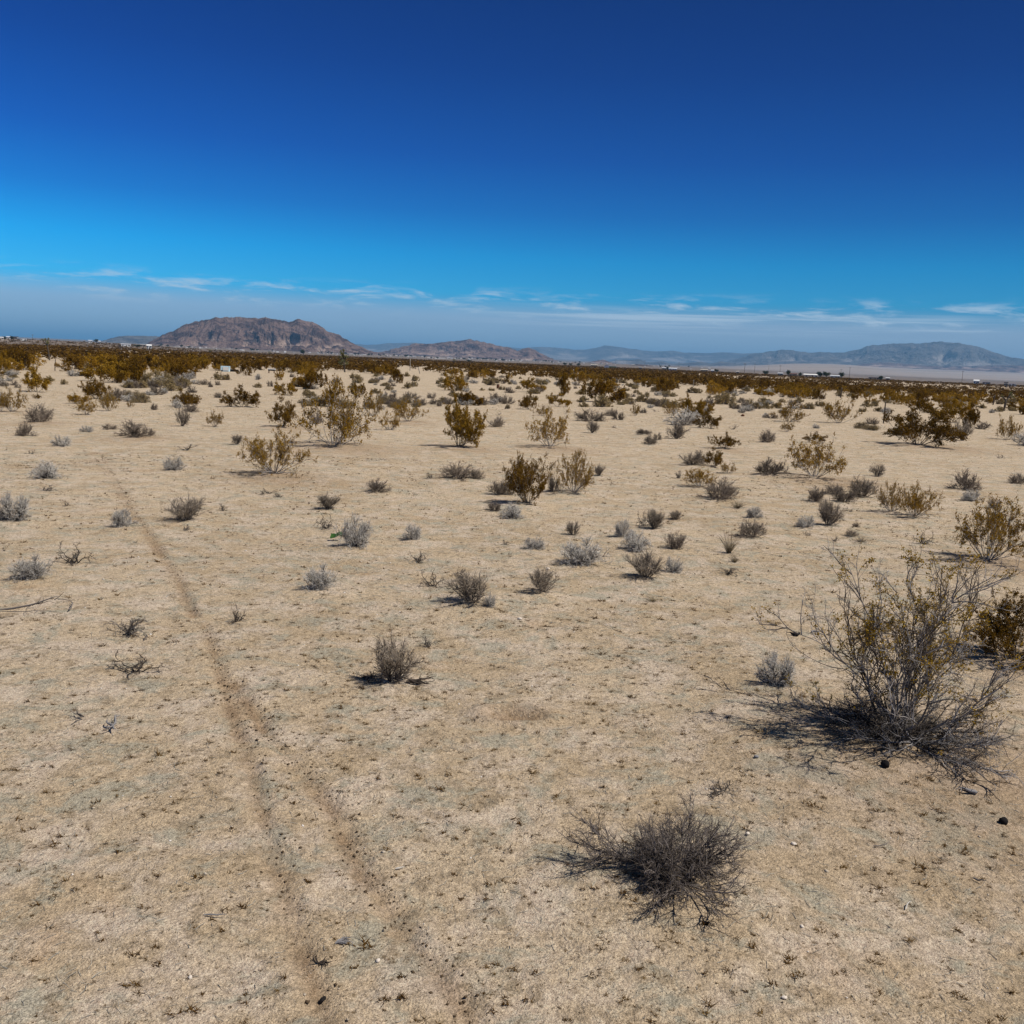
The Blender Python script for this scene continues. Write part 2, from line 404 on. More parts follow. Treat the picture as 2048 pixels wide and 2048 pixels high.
('gry',5.59,52.16,0.69,0.57,"grey twiggy shrub left of the mixed thicket, third of four"),
('grv',3.29,40.78,0.54,0.52,"small brown fan alone on bare sand right of centre"),
('cro',7.17,57.38,0.68,0.89,"open creosote bush left of the mixed thicket, second of two"),
('gry',8.15,61.27,0.55,0.36,"grey twiggy shrub left of the mixed thicket, nearest of four"),
('olv',9.24,77.93,0.63,0.52,"olive dome shrub left of the mixed thicket, third of three"),
('olv',10.58,83.51,0.72,0.44,"olive dome shrub left of the mixed thicket, second of three"),
('olv',11.73,76.54,1.22,0.66,"olive dome shrub left of the mixed thicket, nearest of three"),
('dea',9.34,63.96,0.49,0.20,"dead sprig left of the mixed thicket"),
('dea',4.59,45.00,0.41,0.14,"dead sprig right of the grey-footed creosote"),
('cro',9.61,59.24,0.86,0.95,"open creosote bush left of the mixed thicket, nearest of two"),
('cre',10.38,56.61,2.04,1.49,"tallest bush of the wide mixed thicket at right"),
('wht',8.66,49.37,1.58,0.86,"pale grey twigs fronting the wide mixed thicket"),
('cre',9.62,47.60,1.16,0.93,"right ochre bush of the wide mixed thicket"),
('olv',20.81,138.64,2.01,0.80,"olive dome shrub left of the thin post, second of five"),
('cre',19.86,148.80,1.75,1.07,"dark creosote bush left of the thin post"),
('olv',25.12,153.29,2.01,0.68,"olive dome shrub left of the thin post, nearest of five"),
('olv',19.77,179.02,1.61,0.79,"olive dome shrub left of the thin post, fourth of five"),
('olv',17.78,154.02,1.17,0.60,"olive dome shrub left of the thin post, third of five"),
('olv',22.61,122.27,2.11,0.81,"olive dome shrub in front of the thin post"),
('olv',18.23,84.09,1.98,1.11,"broadest olive dome among the small shrubs at right"),
('gry',15.57,77.70,1.24,0.56,"grey twiggy shrub left of the broadest olive dome"),
('gry',21.23,89.93,1.18,0.52,"grey twiggy shrub right of the broadest olive dome, nearest of two"),
('olv',20.01,81.79,1.19,0.70,"olive dome shrub right of the broadest olive dome, nearest of three"),
('olv',19.24,76.32,1.00,0.61,"olive dome shrub right of the broadest olive dome, second of three"),
('olv',23.30,90.48,1.06,0.65,"olive dome shrub right of the broadest olive dome, third of three"),
('gry',17.10,74.46,0.85,0.43,"grey twiggy shrub in front of the broadest olive dome"),
('wht',15.89,67.45,0.61,0.39,"pale silvery shrub in front of the broadest olive dome"),
('wht',16.17,61.82,0.47,0.33,"pale silvery shrub left of the twin ochre creosotes"),
('dea',10.82,47.36,0.49,0.28,"dead sprig right of the mixed thicket"),
('gry',5.45,40.52,0.65,0.21,"grey twiggy shrub left of the mixed thicket, second of four"),
('olv',21.72,79.65,1.05,0.57,"olive dome shrub left of the twin ochre creosotes"),
('olv',27.05,97.40,1.01,0.43,"olive dome shrub behind the twin ochre creosotes, fourth of four"),
('olv',28.66,97.37,1.15,0.74,"olive dome shrub behind the twin ochre creosotes, third of four"),
('olv',24.84,81.19,0.96,0.58,"olive dome shrub behind the twin ochre creosotes, nearest of four"),
('gry',24.33,81.95,0.74,0.40,"grey twiggy shrub behind the twin ochre creosotes, nearest of two"),
('olv',28.35,89.49,0.93,0.64,"olive dome shrub left of the dark distant post"),
('olv',26.49,81.43,0.85,0.54,"olive dome shrub behind the twin ochre creosotes, second of four"),
('gry',40.64,128.95,1.21,0.68,"grey twiggy shrub left of the dark distant post, nearest of four"),
('gry',34.24,119.03,1.19,0.63,"grey twiggy shrub left of the dark distant post, third of four"),
('gry',40.80,143.39,1.23,0.55,"grey twiggy shrub left of the dark distant post, fourth of four"),
('gry',39.36,130.02,0.99,0.50,"grey twiggy shrub left of the dark distant post, second of four"),
('gry',33.13,120.09,0.80,0.47,"grey twiggy shrub behind the twin ochre creosotes, second of two"),
('gry',39.74,147.20,1.22,0.61,"grey twiggy shrub right of the broadest olive dome, second of two"),
('olv',34.27,93.50,1.23,0.71,"olive dome shrub right of the dark distant post"),
('olv',36.38,96.91,1.14,0.70,"olive dome shrub behind the fence post at right, nearest of two"),
('olv',43.35,112.07,0.96,0.43,"olive dome shrub behind the fence post at right, second of two"),
('gry',45.16,108.40,1.02,0.57,"grey twiggy shrub behind the fence post at right"),
('gry',47.48,105.51,1.39,0.61,"grey twiggy shrub left of the forked joshua tree"),
('olv',51.45,105.88,1.14,0.56,"olive dome shrub left of the forked joshua tree, second of two"),
('olv',48.45,96.34,1.13,0.60,"olive dome shrub left of the forked joshua tree, nearest of two"),
('wht',45.23,91.15,0.61,0.40,"pale silvery shrub left of the forked joshua tree"),
('olv',52.00,100.38,0.94,0.53,"olive dome shrub right of the forked joshua tree"),
('gry',28.52,58.30,0.85,0.50,"grey twiggy shrub in front of the forked joshua tree"),
('cre',47.28,89.64,0.81,0.87,"dark creosote bush right of the forked joshua tree"),
('gry',16.31,61.18,0.89,0.38,"grey twiggy shrub left of the twin ochre creosotes"),
('cre',42.68,120.78,1.34,0.84,"dark creosote bush right of the dark distant post"),
('wht',16.17,51.60,0.52,0.27,"pale silvery shrub in front of the twin ochre creosotes"),
]
HERO = (3.01, 7.004, 0.0012)
TUMBLE = (0.958, 4.871, 0.00071)
DRIFT = (-2.879, 6.67, 0.00134)
DRIFT2 = (-3.172, 6.843, 0.00137)
BR_A = (-5.326, 9.654, 0.0019)
BR_B = (-5.037, 9.685, 0.00191)
BR_C = (-4.685, 9.667, 0.0019)
BR_D = (-4.636, 9.704, 0.00191)
BR_E = (-4.675, 10.063, 0.00198)
LUMP1 = (2.717, 6.391, 0.0011)
LUMP2 = (3.202, 5.684, 0.00082)
STONE3 = (1.837, 6.516, 0.00112)
CHUNK = (3.133, 9.984, 0.00168)
CHUNK2 = (3.339, 10.134, 0.00171)
GREEN = (-2.682, 14.349, 0.00239)
ST_A = (-0.543, 4.079, 0.00073)
ST_B = (1.765, 5.319, 0.00077)
ST_C = (1.514, 5.421, 0.00079)
ST_D = (1.762, 5.317, 0.00077)
ST_E = (1.32, 3.915, 0.00059)
ST_F = (1.556, 4.448, 0.00066)
ST_G = (0.135, 10.149, 0.00199)
ST_H = (0.529, 12.879, 0.00215)
ST_I = (-1.368, 3.912, 0.00059)
STICK_A = (-0.543, 4.907, 0.00086)
BONE = (2.204, 4.699, 0.00069)
WOOD_A = (-0.766, 4.193, 0.00075)
WOOD_B = (-0.81, 4.029, 0.00072)
STICK_C = (-1.403, 4.365, 0.00065)
STICK_D = (2.293, 5.319, 0.00077)
STICK_E = (2.723, 4.987, 0.00073)
STICK_F = (-1.401, 4.368, 0.00078)
WOOD_G = (3.21, 6.054, 0.00087)
HOLE = (0.093, 7.263, 0.00145)
SLAB = (-0.747, 3.809, 0.00069)
RUTS = [[(-3.13, 9.49), (-2.41, 7.77), (-1.98, 6.76), (-1.68, 6.04), (-1.39, 5.32), (-1.18, 4.75), (-0.98, 4.28), (-0.82, 3.92), (-0.71, 3.67)], [(-2.32, 7.78), (-1.69, 6.58), (-1.36, 6.07), (-1.08, 5.63), (-0.81, 5.0), (-0.6, 4.59), (-0.42, 4.27), (-0.24, 4.0), (-0.08, 3.7)]]
LINE = [(-11.46, 25.72), (-9.45, 21.87), (-7.63, 18.31), (-6.63, 16.22), (-5.5, 14.16), (-4.76, 12.71), (-4.15, 11.52), (-3.68, 10.52), (-3.33, 9.77)]
BOX = (-41.42, 135.97, 1.24, 0.79)
TROUGH = (-40.51, 89.65, 1.14, 0.35)
STAND = (-35.42, 138.03, 1.03, 0.65)
JOSH_A = (-31.49, 173.45, 2.88, 4.03)
JOSH_B = (-83.94, 171.73, 1.42, 3.8)
JOSH_C = (50.51, 99.14, 1.17, 1.92)
POST1 = (-50.07, 103.65, 0.09, 1.36)
POST2 = (-26.28, 234.09, 0.26, 2.91)
POST3 = (-19.58, 192.57, 0.21, 1.38)
POST4 = (17.59, 305.47, 0.3, 1.69)
POST5 = (31.39, 171.05, 0.14, 1.23)
POST6 = (44.02, 130.34, 0.2, 1.41)
POST7 = (23.25, 60.43, 0.1, 1.38)
POST8 = (62.05, 124.89, 0.21, 1.3)
REDBOX = (-2.11, 105.92, 0.32, 0.47)
RUST = (14.79, 62.36, 0.24, 0.14)
JUNK = (-40.94, 138.35, 1.15, 0.31)
WOODJ = (-32.72, 81.93, 0.45, 0.45)
DSTUB = (59.57, 135.63, 0.75, 0.94)
HILL_A = [(-1884.2, 4631.4, 12.0), (-1840.0, 4649.1, 17.3), (-1806.5, 4662.2, 22.1), (-1749.7, 4683.9, 59.7), (-1692.3, 4704.9, 91.3), (-1634.3, 4725.4, 126.2), (-1575.7, 4745.2, 148.5), (-1504.7, 4768.2, 167.2), (-1420.7, 4793.9, 174.3), (-1366.0, 4809.8, 176.0), (-1323.1, 4821.8, 173.1), (-1303.4, 4827.1, 174.1), (-1272.5, 4835.4, 182.3), (-1222.7, 4848.2, 171.8), (-1159.8, 4863.6, 167.2), (-1134.5, 4869.6, 173.7), (-1109.2, 4875.4, 181.6), (-1083.7, 4881.2, 174.3), (-1045.3, 4889.5, 173.0), (-1013.0, 4896.3, 151.5), (-960.9, 4906.8, 124.2), (-908.6, 4916.7, 106.7), (-869.0, 4923.9, 81.8), (-829.2, 4930.8, 63.6), (-789.2, 4937.3, 46.5), (-749.2, 4943.6, 33.5), (-695.6, 4951.4, 27.7)]
HILL_M = [(-1304.4, 4359.0, 30.5), (-1271.2, 4368.8, 51.5), (-1237.8, 4378.4, 62.0), (-1198.6, 4389.3, 66.8), (-1169.2, 4397.2, 58.7), (-1135.2, 4406.1, 44.1), (-1112.4, 4411.9, 30.2)]
HILL_B = [(-1030.0, 6923.8, 35.3), (-974.2, 6931.9, 50.8), (-890.2, 6943.2, 76.0), (-796.5, 6954.5, 103.6), (-749.6, 6959.7, 119.7), (-692.8, 6965.6, 122.1), (-626.3, 6971.9, 120.2), (-560.0, 6977.6, 132.5), (-445.9, 6985.8, 151.4), (-398.3, 6988.7, 158.2), (-365.1, 6990.5, 167.1), (-292.7, 6993.9, 153.1), (-215.4, 6996.7, 142.1), (-128.1, 6998.8, 122.0), (-55.6, 6999.8, 115.4), (-39.0, 6999.9, 108.5), (-9.5, 7000.0, 93.5), (28.4, 6999.9, 109.3), (71.2, 6999.6, 122.4), (115.1, 6999.1, 108.1), (174.1, 6997.8, 81.9), (242.9, 6995.8, 51.4), (330.8, 6992.2, 24.5), (379.2, 6989.7, 17.0)]
HILL_C = [(405.7, 6487.3, 14.6), (440.9, 6485.0, 21.3), (493.5, 6481.2, 36.7), (537.3, 6477.8, 47.3), (572.4, 6474.7, 53.1), (608.4, 6471.5, 41.3), (662.1, 6466.2, 28.5), (697.6, 6462.5, 24.7)]
HILL_L = [(-3661.9, 8221.3, 23.1), (-3585.2, 8255.1, 47.1), (-3517.3, 8284.2, 75.2), (-3448.8, 8313.0, 99.0), (-3350.3, 8353.2, 108.6), (-3250.5, 8392.5, 111.5), (-3159.5, 8427.2, 113.9), (-3046.9, 8468.5, 104.7), (-2943.4, 8505.1, 69.5)]
HILL_G = [(-3840.4, 19627.8, 169.6), (-3632.3, 19667.4, 245.3), (-3343.7, 19718.5, 276.7), (-3105.2, 19757.5, 255.0), (-2946.0, 19781.8, 275.3), (-2679.6, 19819.7, 313.7), (-2196.0, 19879.1, 342.6), (-1870.8, 19912.3, 334.9), (-1325.3, 19956.0, 317.2), (-778.1, 19984.9, 339.9), (-228.5, 19998.7, 343.4), (80.2, 19999.8, 328.8), (408.5, 19995.8, 369.1), (683.1, 19988.3, 372.0), (1177.6, 19965.3, 351.0), (1396.1, 19951.2, 354.2), (1612.1, 19934.9, 395.1), (1772.0, 19921.3, 455.3), (1935.1, 19906.2, 448.1), (2207.3, 19877.8, 418.2), (2478.4, 19845.8, 388.3), (2639.8, 19825.0, 381.1), (2854.4, 19795.3, 367.9), (3117.8, 19755.5, 404.9), (3384.3, 19711.6, 369.6), (3646.8, 19664.7, 366.4), (3957.8, 19604.5, 383.6), (4162.6, 19562.0, 407.3), (4419.6, 19505.6, 395.9), (4972.9, 19371.9, 422.1), (5250.5, 19298.5, 427.3), (5741.7, 19158.1, 393.6)]
HILL_E = [(1030.0, 11453.8, 61.3), (1184.3, 11438.9, 95.5), (1339.5, 11421.7, 101.8), (1431.7, 11410.5, 114.8), (1526.4, 11398.2, 81.3), (1694.2, 11374.5, 103.6), (1802.9, 11357.8, 77.0), (1954.1, 11332.8, 90.9), (2148.7, 11297.5, 114.1), (2254.8, 11276.8, 95.3), (2371.6, 11252.8, 127.6), (2550.2, 11213.7, 107.3), (2695.6, 11179.6, 116.2), (2877.5, 11134.2, 102.4), (2974.6, 11108.6, 86.7), (3103.3, 11073.4, 77.0)]
HILL_R = [(3133.1, 14669.1, 151.2), (3320.5, 14627.9, 218.4), (3506.3, 14584.4, 281.1), (3750.5, 14523.6, 337.7), (3934.5, 14474.8, 364.2), (4080.6, 14434.3, 381.2), (4211.0, 14396.8, 350.9), (4302.8, 14369.6, 338.7), (4480.7, 14315.1, 364.6), (4729.6, 14234.8, 360.2), (4901.8, 14176.5, 391.5), (4987.0, 14146.7, 407.9), (5085.4, 14111.7, 462.9), (5252.8, 14050.2, 493.3), (5418.9, 13987.0, 512.0), (5665.4, 13889.0, 519.9), (5825.1, 13822.7, 543.6), (6014.8, 13741.3, 558.8), (6172.5, 13671.2, 546.9), (6329.3, 13599.3, 518.7), (6485.0, 13525.7, 477.9), (6639.1, 13450.7, 428.3), (6807.1, 13366.5, 361.7), (6938.4, 13298.8, 348.6), (7124.7, 13199.9, 328.8), (7336.8, 13083.2, 283.8)]
HILL_S = [(3986.8, 11847.2, 109.2), (4101.0, 11808.1, 138.1), (4185.3, 11778.5, 165.7), (4270.0, 11748.1, 180.3), (4396.1, 11701.5, 198.1), (4536.3, 11647.8, 195.8), (4674.9, 11592.9, 190.3), (4811.9, 11536.7, 180.2), (5012.8, 11450.8, 176.0), (5208.0, 11363.4, 184.2), (5398.3, 11274.2, 195.2), (5583.2, 11183.8, 215.1), (5765.4, 11091.0, 215.1), (5943.8, 10996.4, 207.5)]
HILL_Q = [(462.4, 4174.5, 12.9), (490.4, 4171.3, 18.0), (518.6, 4167.9, 20.8), (552.5, 4163.5, 20.5), (580.9, 4159.6, 17.1)]
TOWN = [(-1079, 3025, 10.0), (-1292, 3648, 18.0), (-1245, 3534, 16.0), (-1369, 3942, 21.6), (-969, 2809, 6.3), (-1264, 3726, 16.9), (-957, 2846, 5.7), (-995, 3006, 6.6), (-1129, 3428, 11.3), (-1283, 3950, 18.0), (-1190, 3701, 13.8), (-1253, 3955, 16.7), (-938, 2990, 4.4), (-924, 2961, 3.8), (-1231, 4023, 16.0), (-1226, 4047, 15.8), (-1058, 3525, 8.2), (-1090, 3662, 9.6), (-974, 3374, 12.1), (-845, 2952, 6.9), (-788, 2848, 5.5), (-917, 3386, 11.7), (-826, 3186, 8.9), (-888, 3494, 12.7), (-680, 2716, 3.7), (-684, 2820, 4.5), (-631, 2707, 3.2), (-615, 2728, 3.2), (-763, 3518, 12.0), (-631, 3034, 5.8), (-688, 3374, 17.1), (-641, 3168, 14.0), (-620, 3110, 13.0), (-676, 3482, 17.6), (-704, 3698, 20.5), (-564, 2993, 10.5), (-573, 3094, 11.4), (-512, 2829, 8.0), (-545, 3086, 10.5), (-653, 3757, 19.5), (-503, 2944, 8.3), (-554, 3290, 12.2), (-464, 2816, 6.4), (-563, 3471, 13.9), (-552, 3451, 13.4), (-440, 2849, 5.8), (-536, 3565, 13.9), (-547, 3732, 15.9), (-542, 3769, 16.1), (-549, 3869, 17.4), (-409, 2981, 5.6), (-455, 3337, 9.4), (-475, 3579, 11.8), (-527, 4062, 18.1), (-487, 3848, 14.4), (-516, 4126, 18.3), (-489, 3954, 15.5), (-366, 3039, 4.1), (-421, 3600, 9.6), (-389, 3367, 6.7), (-424, 3781, 11.1), (-407, 3705, 9.8), (-354, 3282, 4.7), (-353, 3341, 5.0), (-432, 4201, 15.4), (-410, 4021, 12.7), (-392, 3955, 11.3), (-383, 3938, 10.7), (-290, 3100, 1.1), (-344, 3753, 7.5), (-299, 3359, 2.8), (-260, 3033, -0.4), (-281, 3328, 1.9), (-261, 3181, 0.3), (-249, 3123, -0.5), (-254, 3306, 0.6), (-284, 3821, 5.5), (-300, 4156, 9.3), (-261, 3553, 12.6), (-222, 3172, 7.5), (-243, 3520, 11.3), (-227, 3469, 10.1), (-223, 3562, 10.6), (-219, 3604, 10.8), (-228, 3911, 14.4), (-190, 3377, 7.3), (-163, 2978, 3.1), (-154, 3022, 2.9), (-183, 3667, 9.4), (-199, 4166, 15.7), (-180, 3915, 11.8), (-167, 4020, 12.3), (-155, 3913, 10.4), (-155, 3984, 11.2), (-126, 3596, 5.7), (-121, 3657, 6.0), (-114, 3613, 5.2), (-110, 3975, 8.7), (-101, 3912, 7.5), (-94, 3821, 6.2), (-69, 3051, -1.6), (-79, 4008, 7.4), (-76, 4153, 8.9), (-57, 3703, 3.0), (-43, 3493, 4.4), (-45, 4579, 16.9), (-29, 3580, 5.0), (-26, 3679, 5.9), (-17, 3786, 6.8), (-10, 4015, 9.1), (-1, 4782, 19.1), (9, 3725, 5.7), (17, 4365, 12.9), (31, 4385, 13.0), (39, 4320, 12.0), (44, 4403, 13.0), (51, 4527, 14.5), (67, 4843, 18.9), (71, 4284, 11.0), (82, 4705, 16.5), (102, 4738, 16.7), (80, 3536, 2.7), (104, 4331, 11.0), (135, 4905, 18.7), (100, 3567, 2.7), (143, 4549, 13.3), (151, 4567, 13.4), (128, 3536, 1.9), (152, 4162, 8.1), (168, 4337, 10.0), (163, 3883, 4.8), (191, 4442, 11.0), (198, 4363, 9.9), (182, 3772, 3.3), (216, 4281, 13.1), (240, 4389, 14.6), (272, 4188, 12.3), (276, 4035, 10.5), (277, 3742, 7.4), (346, 4456, 16.2), (363, 4184, 12.8), (436, 4711, 20.3), (410, 4220, 13.6), (366, 3621, 6.8), (435, 4156, 13.0), (488, 4404, 16.4), (516, 4319, 15.5), (609, 4877, 24.1), (461, 3501, 6.4), (623, 4604, 20.1), (590, 4170, 22.7), (640, 4372, 25.9), (637, 4207, 23.0), (527, 3308, 10.4), (553, 3321, 10.4), (743, 4325, 24.4), (569, 3175, 8.5), (835, 4365, 24.5), (813, 4084, 19.7)]
FAR = {
'H1':(-737.9, 1391.4, 5.4),
'H2':(-772.3, 1472.2, 7.7),
'H3':(-630.9, 1170.9, 0.9),
'H4':(-662.7, 1272.8, -0.2),
'H5':(-608.4, 1182.7, -0.3),
'H6':(-648.0, 1435.5, -1.0),
'H7':(-640.5, 1438.9, 0.1),
'H8':(-594.2, 1363.7, -0.3),
'H9':(-462.9, 1134.2, 1.5),
'H10':(-458.3, 1173.7, 2.0),
'H11':(-401.5, 1045.6, 0.7),
'K1':(99.6, 1080.4, -0.7),
'K2':(113.1, 1149.4, -0.1),
'K3':(238.2, 1556.9, 0.8),
'K4':(177.9, 1105.8, 0.6),
'K5':(124.3, 1570.1, -2.3),
'K6':(154.5, 1215.2, -1.3),
'N1':(276.5, 1012.9, -1.4),
'N2':(265.6, 870.4, -0.4),
'N3':(307.3, 930.6, -1.1),
'N4':(316.3, 853.3, 1.1),
'N5':(314.2, 816.6, 0.6),
'N6':(467.1, 979.3, 0.3),
'N7':(429.4, 880.9, -0.0),
'N8':(356.6, 702.1, -0.3),
'N9':(376.4, 731.3, -1.2),
'N10':(299.4, 1546.3, 0.9),
'N11':(263.9, 1303.6, 1.0),
'N12':(272.9, 1194.2, 0.3),
'N13':(269.9, 942.1, -0.6),
'T1':(-635.4, 1188.3, -0.1),
'T2':(-628.6, 1191.9, 0.2),
'T3':(-604.8, 1378.1, -0.2),
'T4':(-444.8, 1122.6, 1.2),
'T5':(265.8, 943.3, -0.3),
'T6':(262.5, 834.7, 0.7),
'T7':(267.3, 833.2, 0.1),
'T8':(290.2, 862.5, -0.3),
'T9':(303.2, 802.1, 0.8),
'T10':(176.0, 1123.8, 1.5),
'T11':(247.9, 1199.7, 1.4),
'T12':(244.5, 949.0, 1.2),
'T13':(266.3, 906.7, -0.2),
'T14':(270.7, 905.4, -0.5),
'T15':(73.1, 1498.2, 3.8),
'T16':(81.7, 1497.8, 3.3),
'T17':(94.1, 1497.0, 3.5),
'T18':(-327.0, 1463.9, 3.4),
'T19':(-62.4, 1223.4, 0.5),
'P1':(-504.9, 999.7, 0.5),
'P2':(50.1, 1399.1, 2.2),
'P3':(176.5, 1741.1, 3.2),
'P4':(228.3, 1735.0, 2.6),
'P5':(224.7, 953.9, 0.3),
'P6':(317.6, 1291.5, 2.0),
'P7':(365.0, 1058.9, -0.2),
'P8':(469.6, 1016.8, 0.1),
'P9':(321.9, 1182.0, -0.3),
'P10':(356.5, 1061.8, 1.1),
'P11':(288.4, 1726.1, -0.2),
'P12':(396.8, 1524.2, -0.4),
'J1':(-42.5, 638.6, 0.2),
'J2':(-155.3, 600.2, 0.6),
'J3':(-195.5, 609.4, 0.3),
}


# ------------------------------------------------------------------ noise
def vnoise(x, y, seed=0):
    xi, yi = np.floor(x).astype(np.int64), np.floor(y).astype(np.int64)
    fx, fy = x - xi, y - yi
    fx, fy = fx * fx * (3 - 2 * fx), fy * fy * (3 - 2 * fy)

    def h(a, b):
        n = (a * 374761393 + b * 668265263 + seed * 1442695041) & 0xffffffff
        n = ((n ^ (n >> 13)) * 1274126177) & 0xffffffff
        n = n ^ (n >> 16)
        return (n & 0xffff) / 65535.0
    a, b, c, d = h(xi, yi), h(xi + 1, yi), h(xi, yi + 1), h(xi + 1, yi + 1)
    return (a + (b - a) * fx) + ((c + (d - c) * fx) - (a + (b - a) * fx)) * fy


def fbm(x, y, seed=0, oct=4, gain=.5):
    s, a, t = 0., 1., 0.
    for i in range(oct):
        s = s + a * vnoise(x, y, seed + i * 17)
        t += a
        a *= gain
        x, y = x * 2.03 + 11.3, y * 2.03 + 7.7
    return s / t


def ridged(x, y, seed=0, oct=4):
    s, a, t = 0., 1., 0.
    for i in range(oct):
        s = s + a * (1 - np.abs(2 * vnoise(x, y, seed + i * 31) - 1))
        t += a
        a *= .5
        x, y = x * 2.1 + 3.1, y * 2.1 + 5.9
    return s / t


def sstep(a, b, x):
    t = np.clip((x - a) / (b - a), 0, 1)
    return t * t * (3 - 2 * t)


def dist_poly(x, y, pts):
    best = np.full(np.shape(x), 1e9)
    for (ax, ay), (bx, by) in zip(pts[:-1], pts[1:]):
        ux, uy = bx - ax, by - ay
        t = np.clip(((x - ax) * ux + (y - ay) * uy) / (ux * ux + uy * uy), 0, 1)
        best = np.minimum(best, np.hypot(x - ax - t * ux, y - ay - t * uy))
    return best


MOUNDS = [(p[1], p[2], p[3], p[4]) for p in PLANTS if p[0] in ('cre', 'cro', 'wht', 'grv', 'gry') and p[2] < 45 and p[3] > .25] + [(HERO[0], HERO[1] - .15, 1.8, 1.2), (TUMBLE[0], TUMBLE[1], .8, .4)]


def ground_z(x, y):
    x, y = np.asarray(x, float), np.asarray(y, float)
    r = np.hypot(x, y)
    az = np.degrees(np.arctan2(x, y))
    z = np.interp(r, [0, 250, 450, 600, 900, 1500, 2500, 3600, 5000, 7000, 12000, 16000, 25000, 90000],
                  [0, 0, .25, .5, 1.1, 2.2, 5.5, 11, 22, 27, 62, 100, 120, 140])
    fr = np.clip(np.cos(np.radians(az)), 0, 1)
    z = z * fr
    left = sstep(-13, -26, az) * sstep(-75, -60, az)
    z = z + left * (6.5 * sstep(800, 1750, r) - 2.5 * sstep(1900, 3400, r))
    right = sstep(8, 20, az) * sstep(80, 60, az)
    z = z + right * (100 * sstep(5500, 15000, r) - 3.5 * sstep(800, 2600, r) - .5 * sstep(150, 400, r) * sstep(700, 500, r))
    mid = sstep(12, 16.5, az) * sstep(23, 18, az)
    z = z + mid * 42 * sstep(6000, 8200, r) * sstep(13000, 9500, r)
    # broad swells and small relief, fading out far away
    k = np.clip(1 - r / 90., 0, 1)
    z = z + k * (.10 * (fbm(x * .14, y * .14, 3, 3) - .5) + .045 * (fbm(x * .9, y * .9, 9, 3) - .5))
    kn = np.clip(1 - r / 30., 0, 1)
    z = z + kn * (.016 * (fbm(x * 4.1, y * 4.1, 21, 3) - .5) + .010 * sstep(.48, .60, fbm(x * 6.3, y * 6.3, 27, 3)) + .012 * (ridged(x * 2.2, y * 2.2, 29, 3) - .5))
    return z


def ground_extra(x, y):
    """mounds under shrubs, wheel ruts, the small burrow; returns (dz, turned-soil amount)"""
    dzz = np.zeros(np.shape(x))
    tur = np.zeros(np.shape(x))
    for mx, my, w, h in MOUNDS:
        s = .5 * w + .1
        q = np.exp(-((x - mx) ** 2 + (y - my) ** 2) / (2 * s * s))
        dzz += q * min(.09, .07 * w)
        if w > 1.0:
            q2 = np.exp(-((x - mx - .25 * w) ** 2 + (y - my + .3 * w) ** 2) / (2 * (s * .95) ** 2))
            tur = np.maximum(tur, .6 * q2)
    for pl in RUTS:
        d = dist_poly(x, y, pl) + .07 * (fbm(x * 3.3, y * 3.3, 77, 3) - .5)
        brk = .6 + .4 * sstep(.36, .58, fbm(x * 1.6, y * 1.6, 5, 3))
        dzz += -.018 * np.exp(-(d / .05) ** 2) * brk + .008 * np.exp(-((d - .11) / .04) ** 2) * brk
        dzz += -.016 * np.exp(-(d / .16) ** 2) * sstep(.5, .60, fbm(x * 13, y * 13, 44, 2)) * brk
        tur = np.maximum(tur, np.exp(-(d / .06) ** 2) * brk * (.50 + .50 * sstep(.35, .65, fbm(x * 5, y * 5, 46, 3))))
    d = dist_poly(x, y, LINE) + .05 * (fbm(x * 3, y * 3, 78, 2) - .5)
    lb = .55 + .45 * sstep(.35, .6, fbm(x * .8, y * .8, 15, 2))
    dzz += (-.035 * np.exp(-(d / .045) ** 2) + .012 * np.exp(-((d - .10) / .05) ** 2)) * lb
    tur = np.maximum(tur, np.exp(-(d / (.05 + .0008 * np.hypot(x, y))) ** 2) * lb * .95)
    hx, hy = HOLE[0], HOLE[1]
    e = ((x - hx) / .20) ** 2 + ((y - hy) / .13) ** 2
    dzz += -.07 * np.exp(-e) + .035 * np.exp(-(np.sqrt(e) - 1.5) ** 2 * 6)
    tur = np.maximum(tur, np.exp(-e * .5))
    return dzz, tur


def gz(x, y):
    a = np.array([x], float)
    b = np.array([y], float)
    z = float(ground_z(a, b)[0])
    if math.hypot(x, y) < 50:
        z += float(ground_extra(a, b)[0][0])
    return z


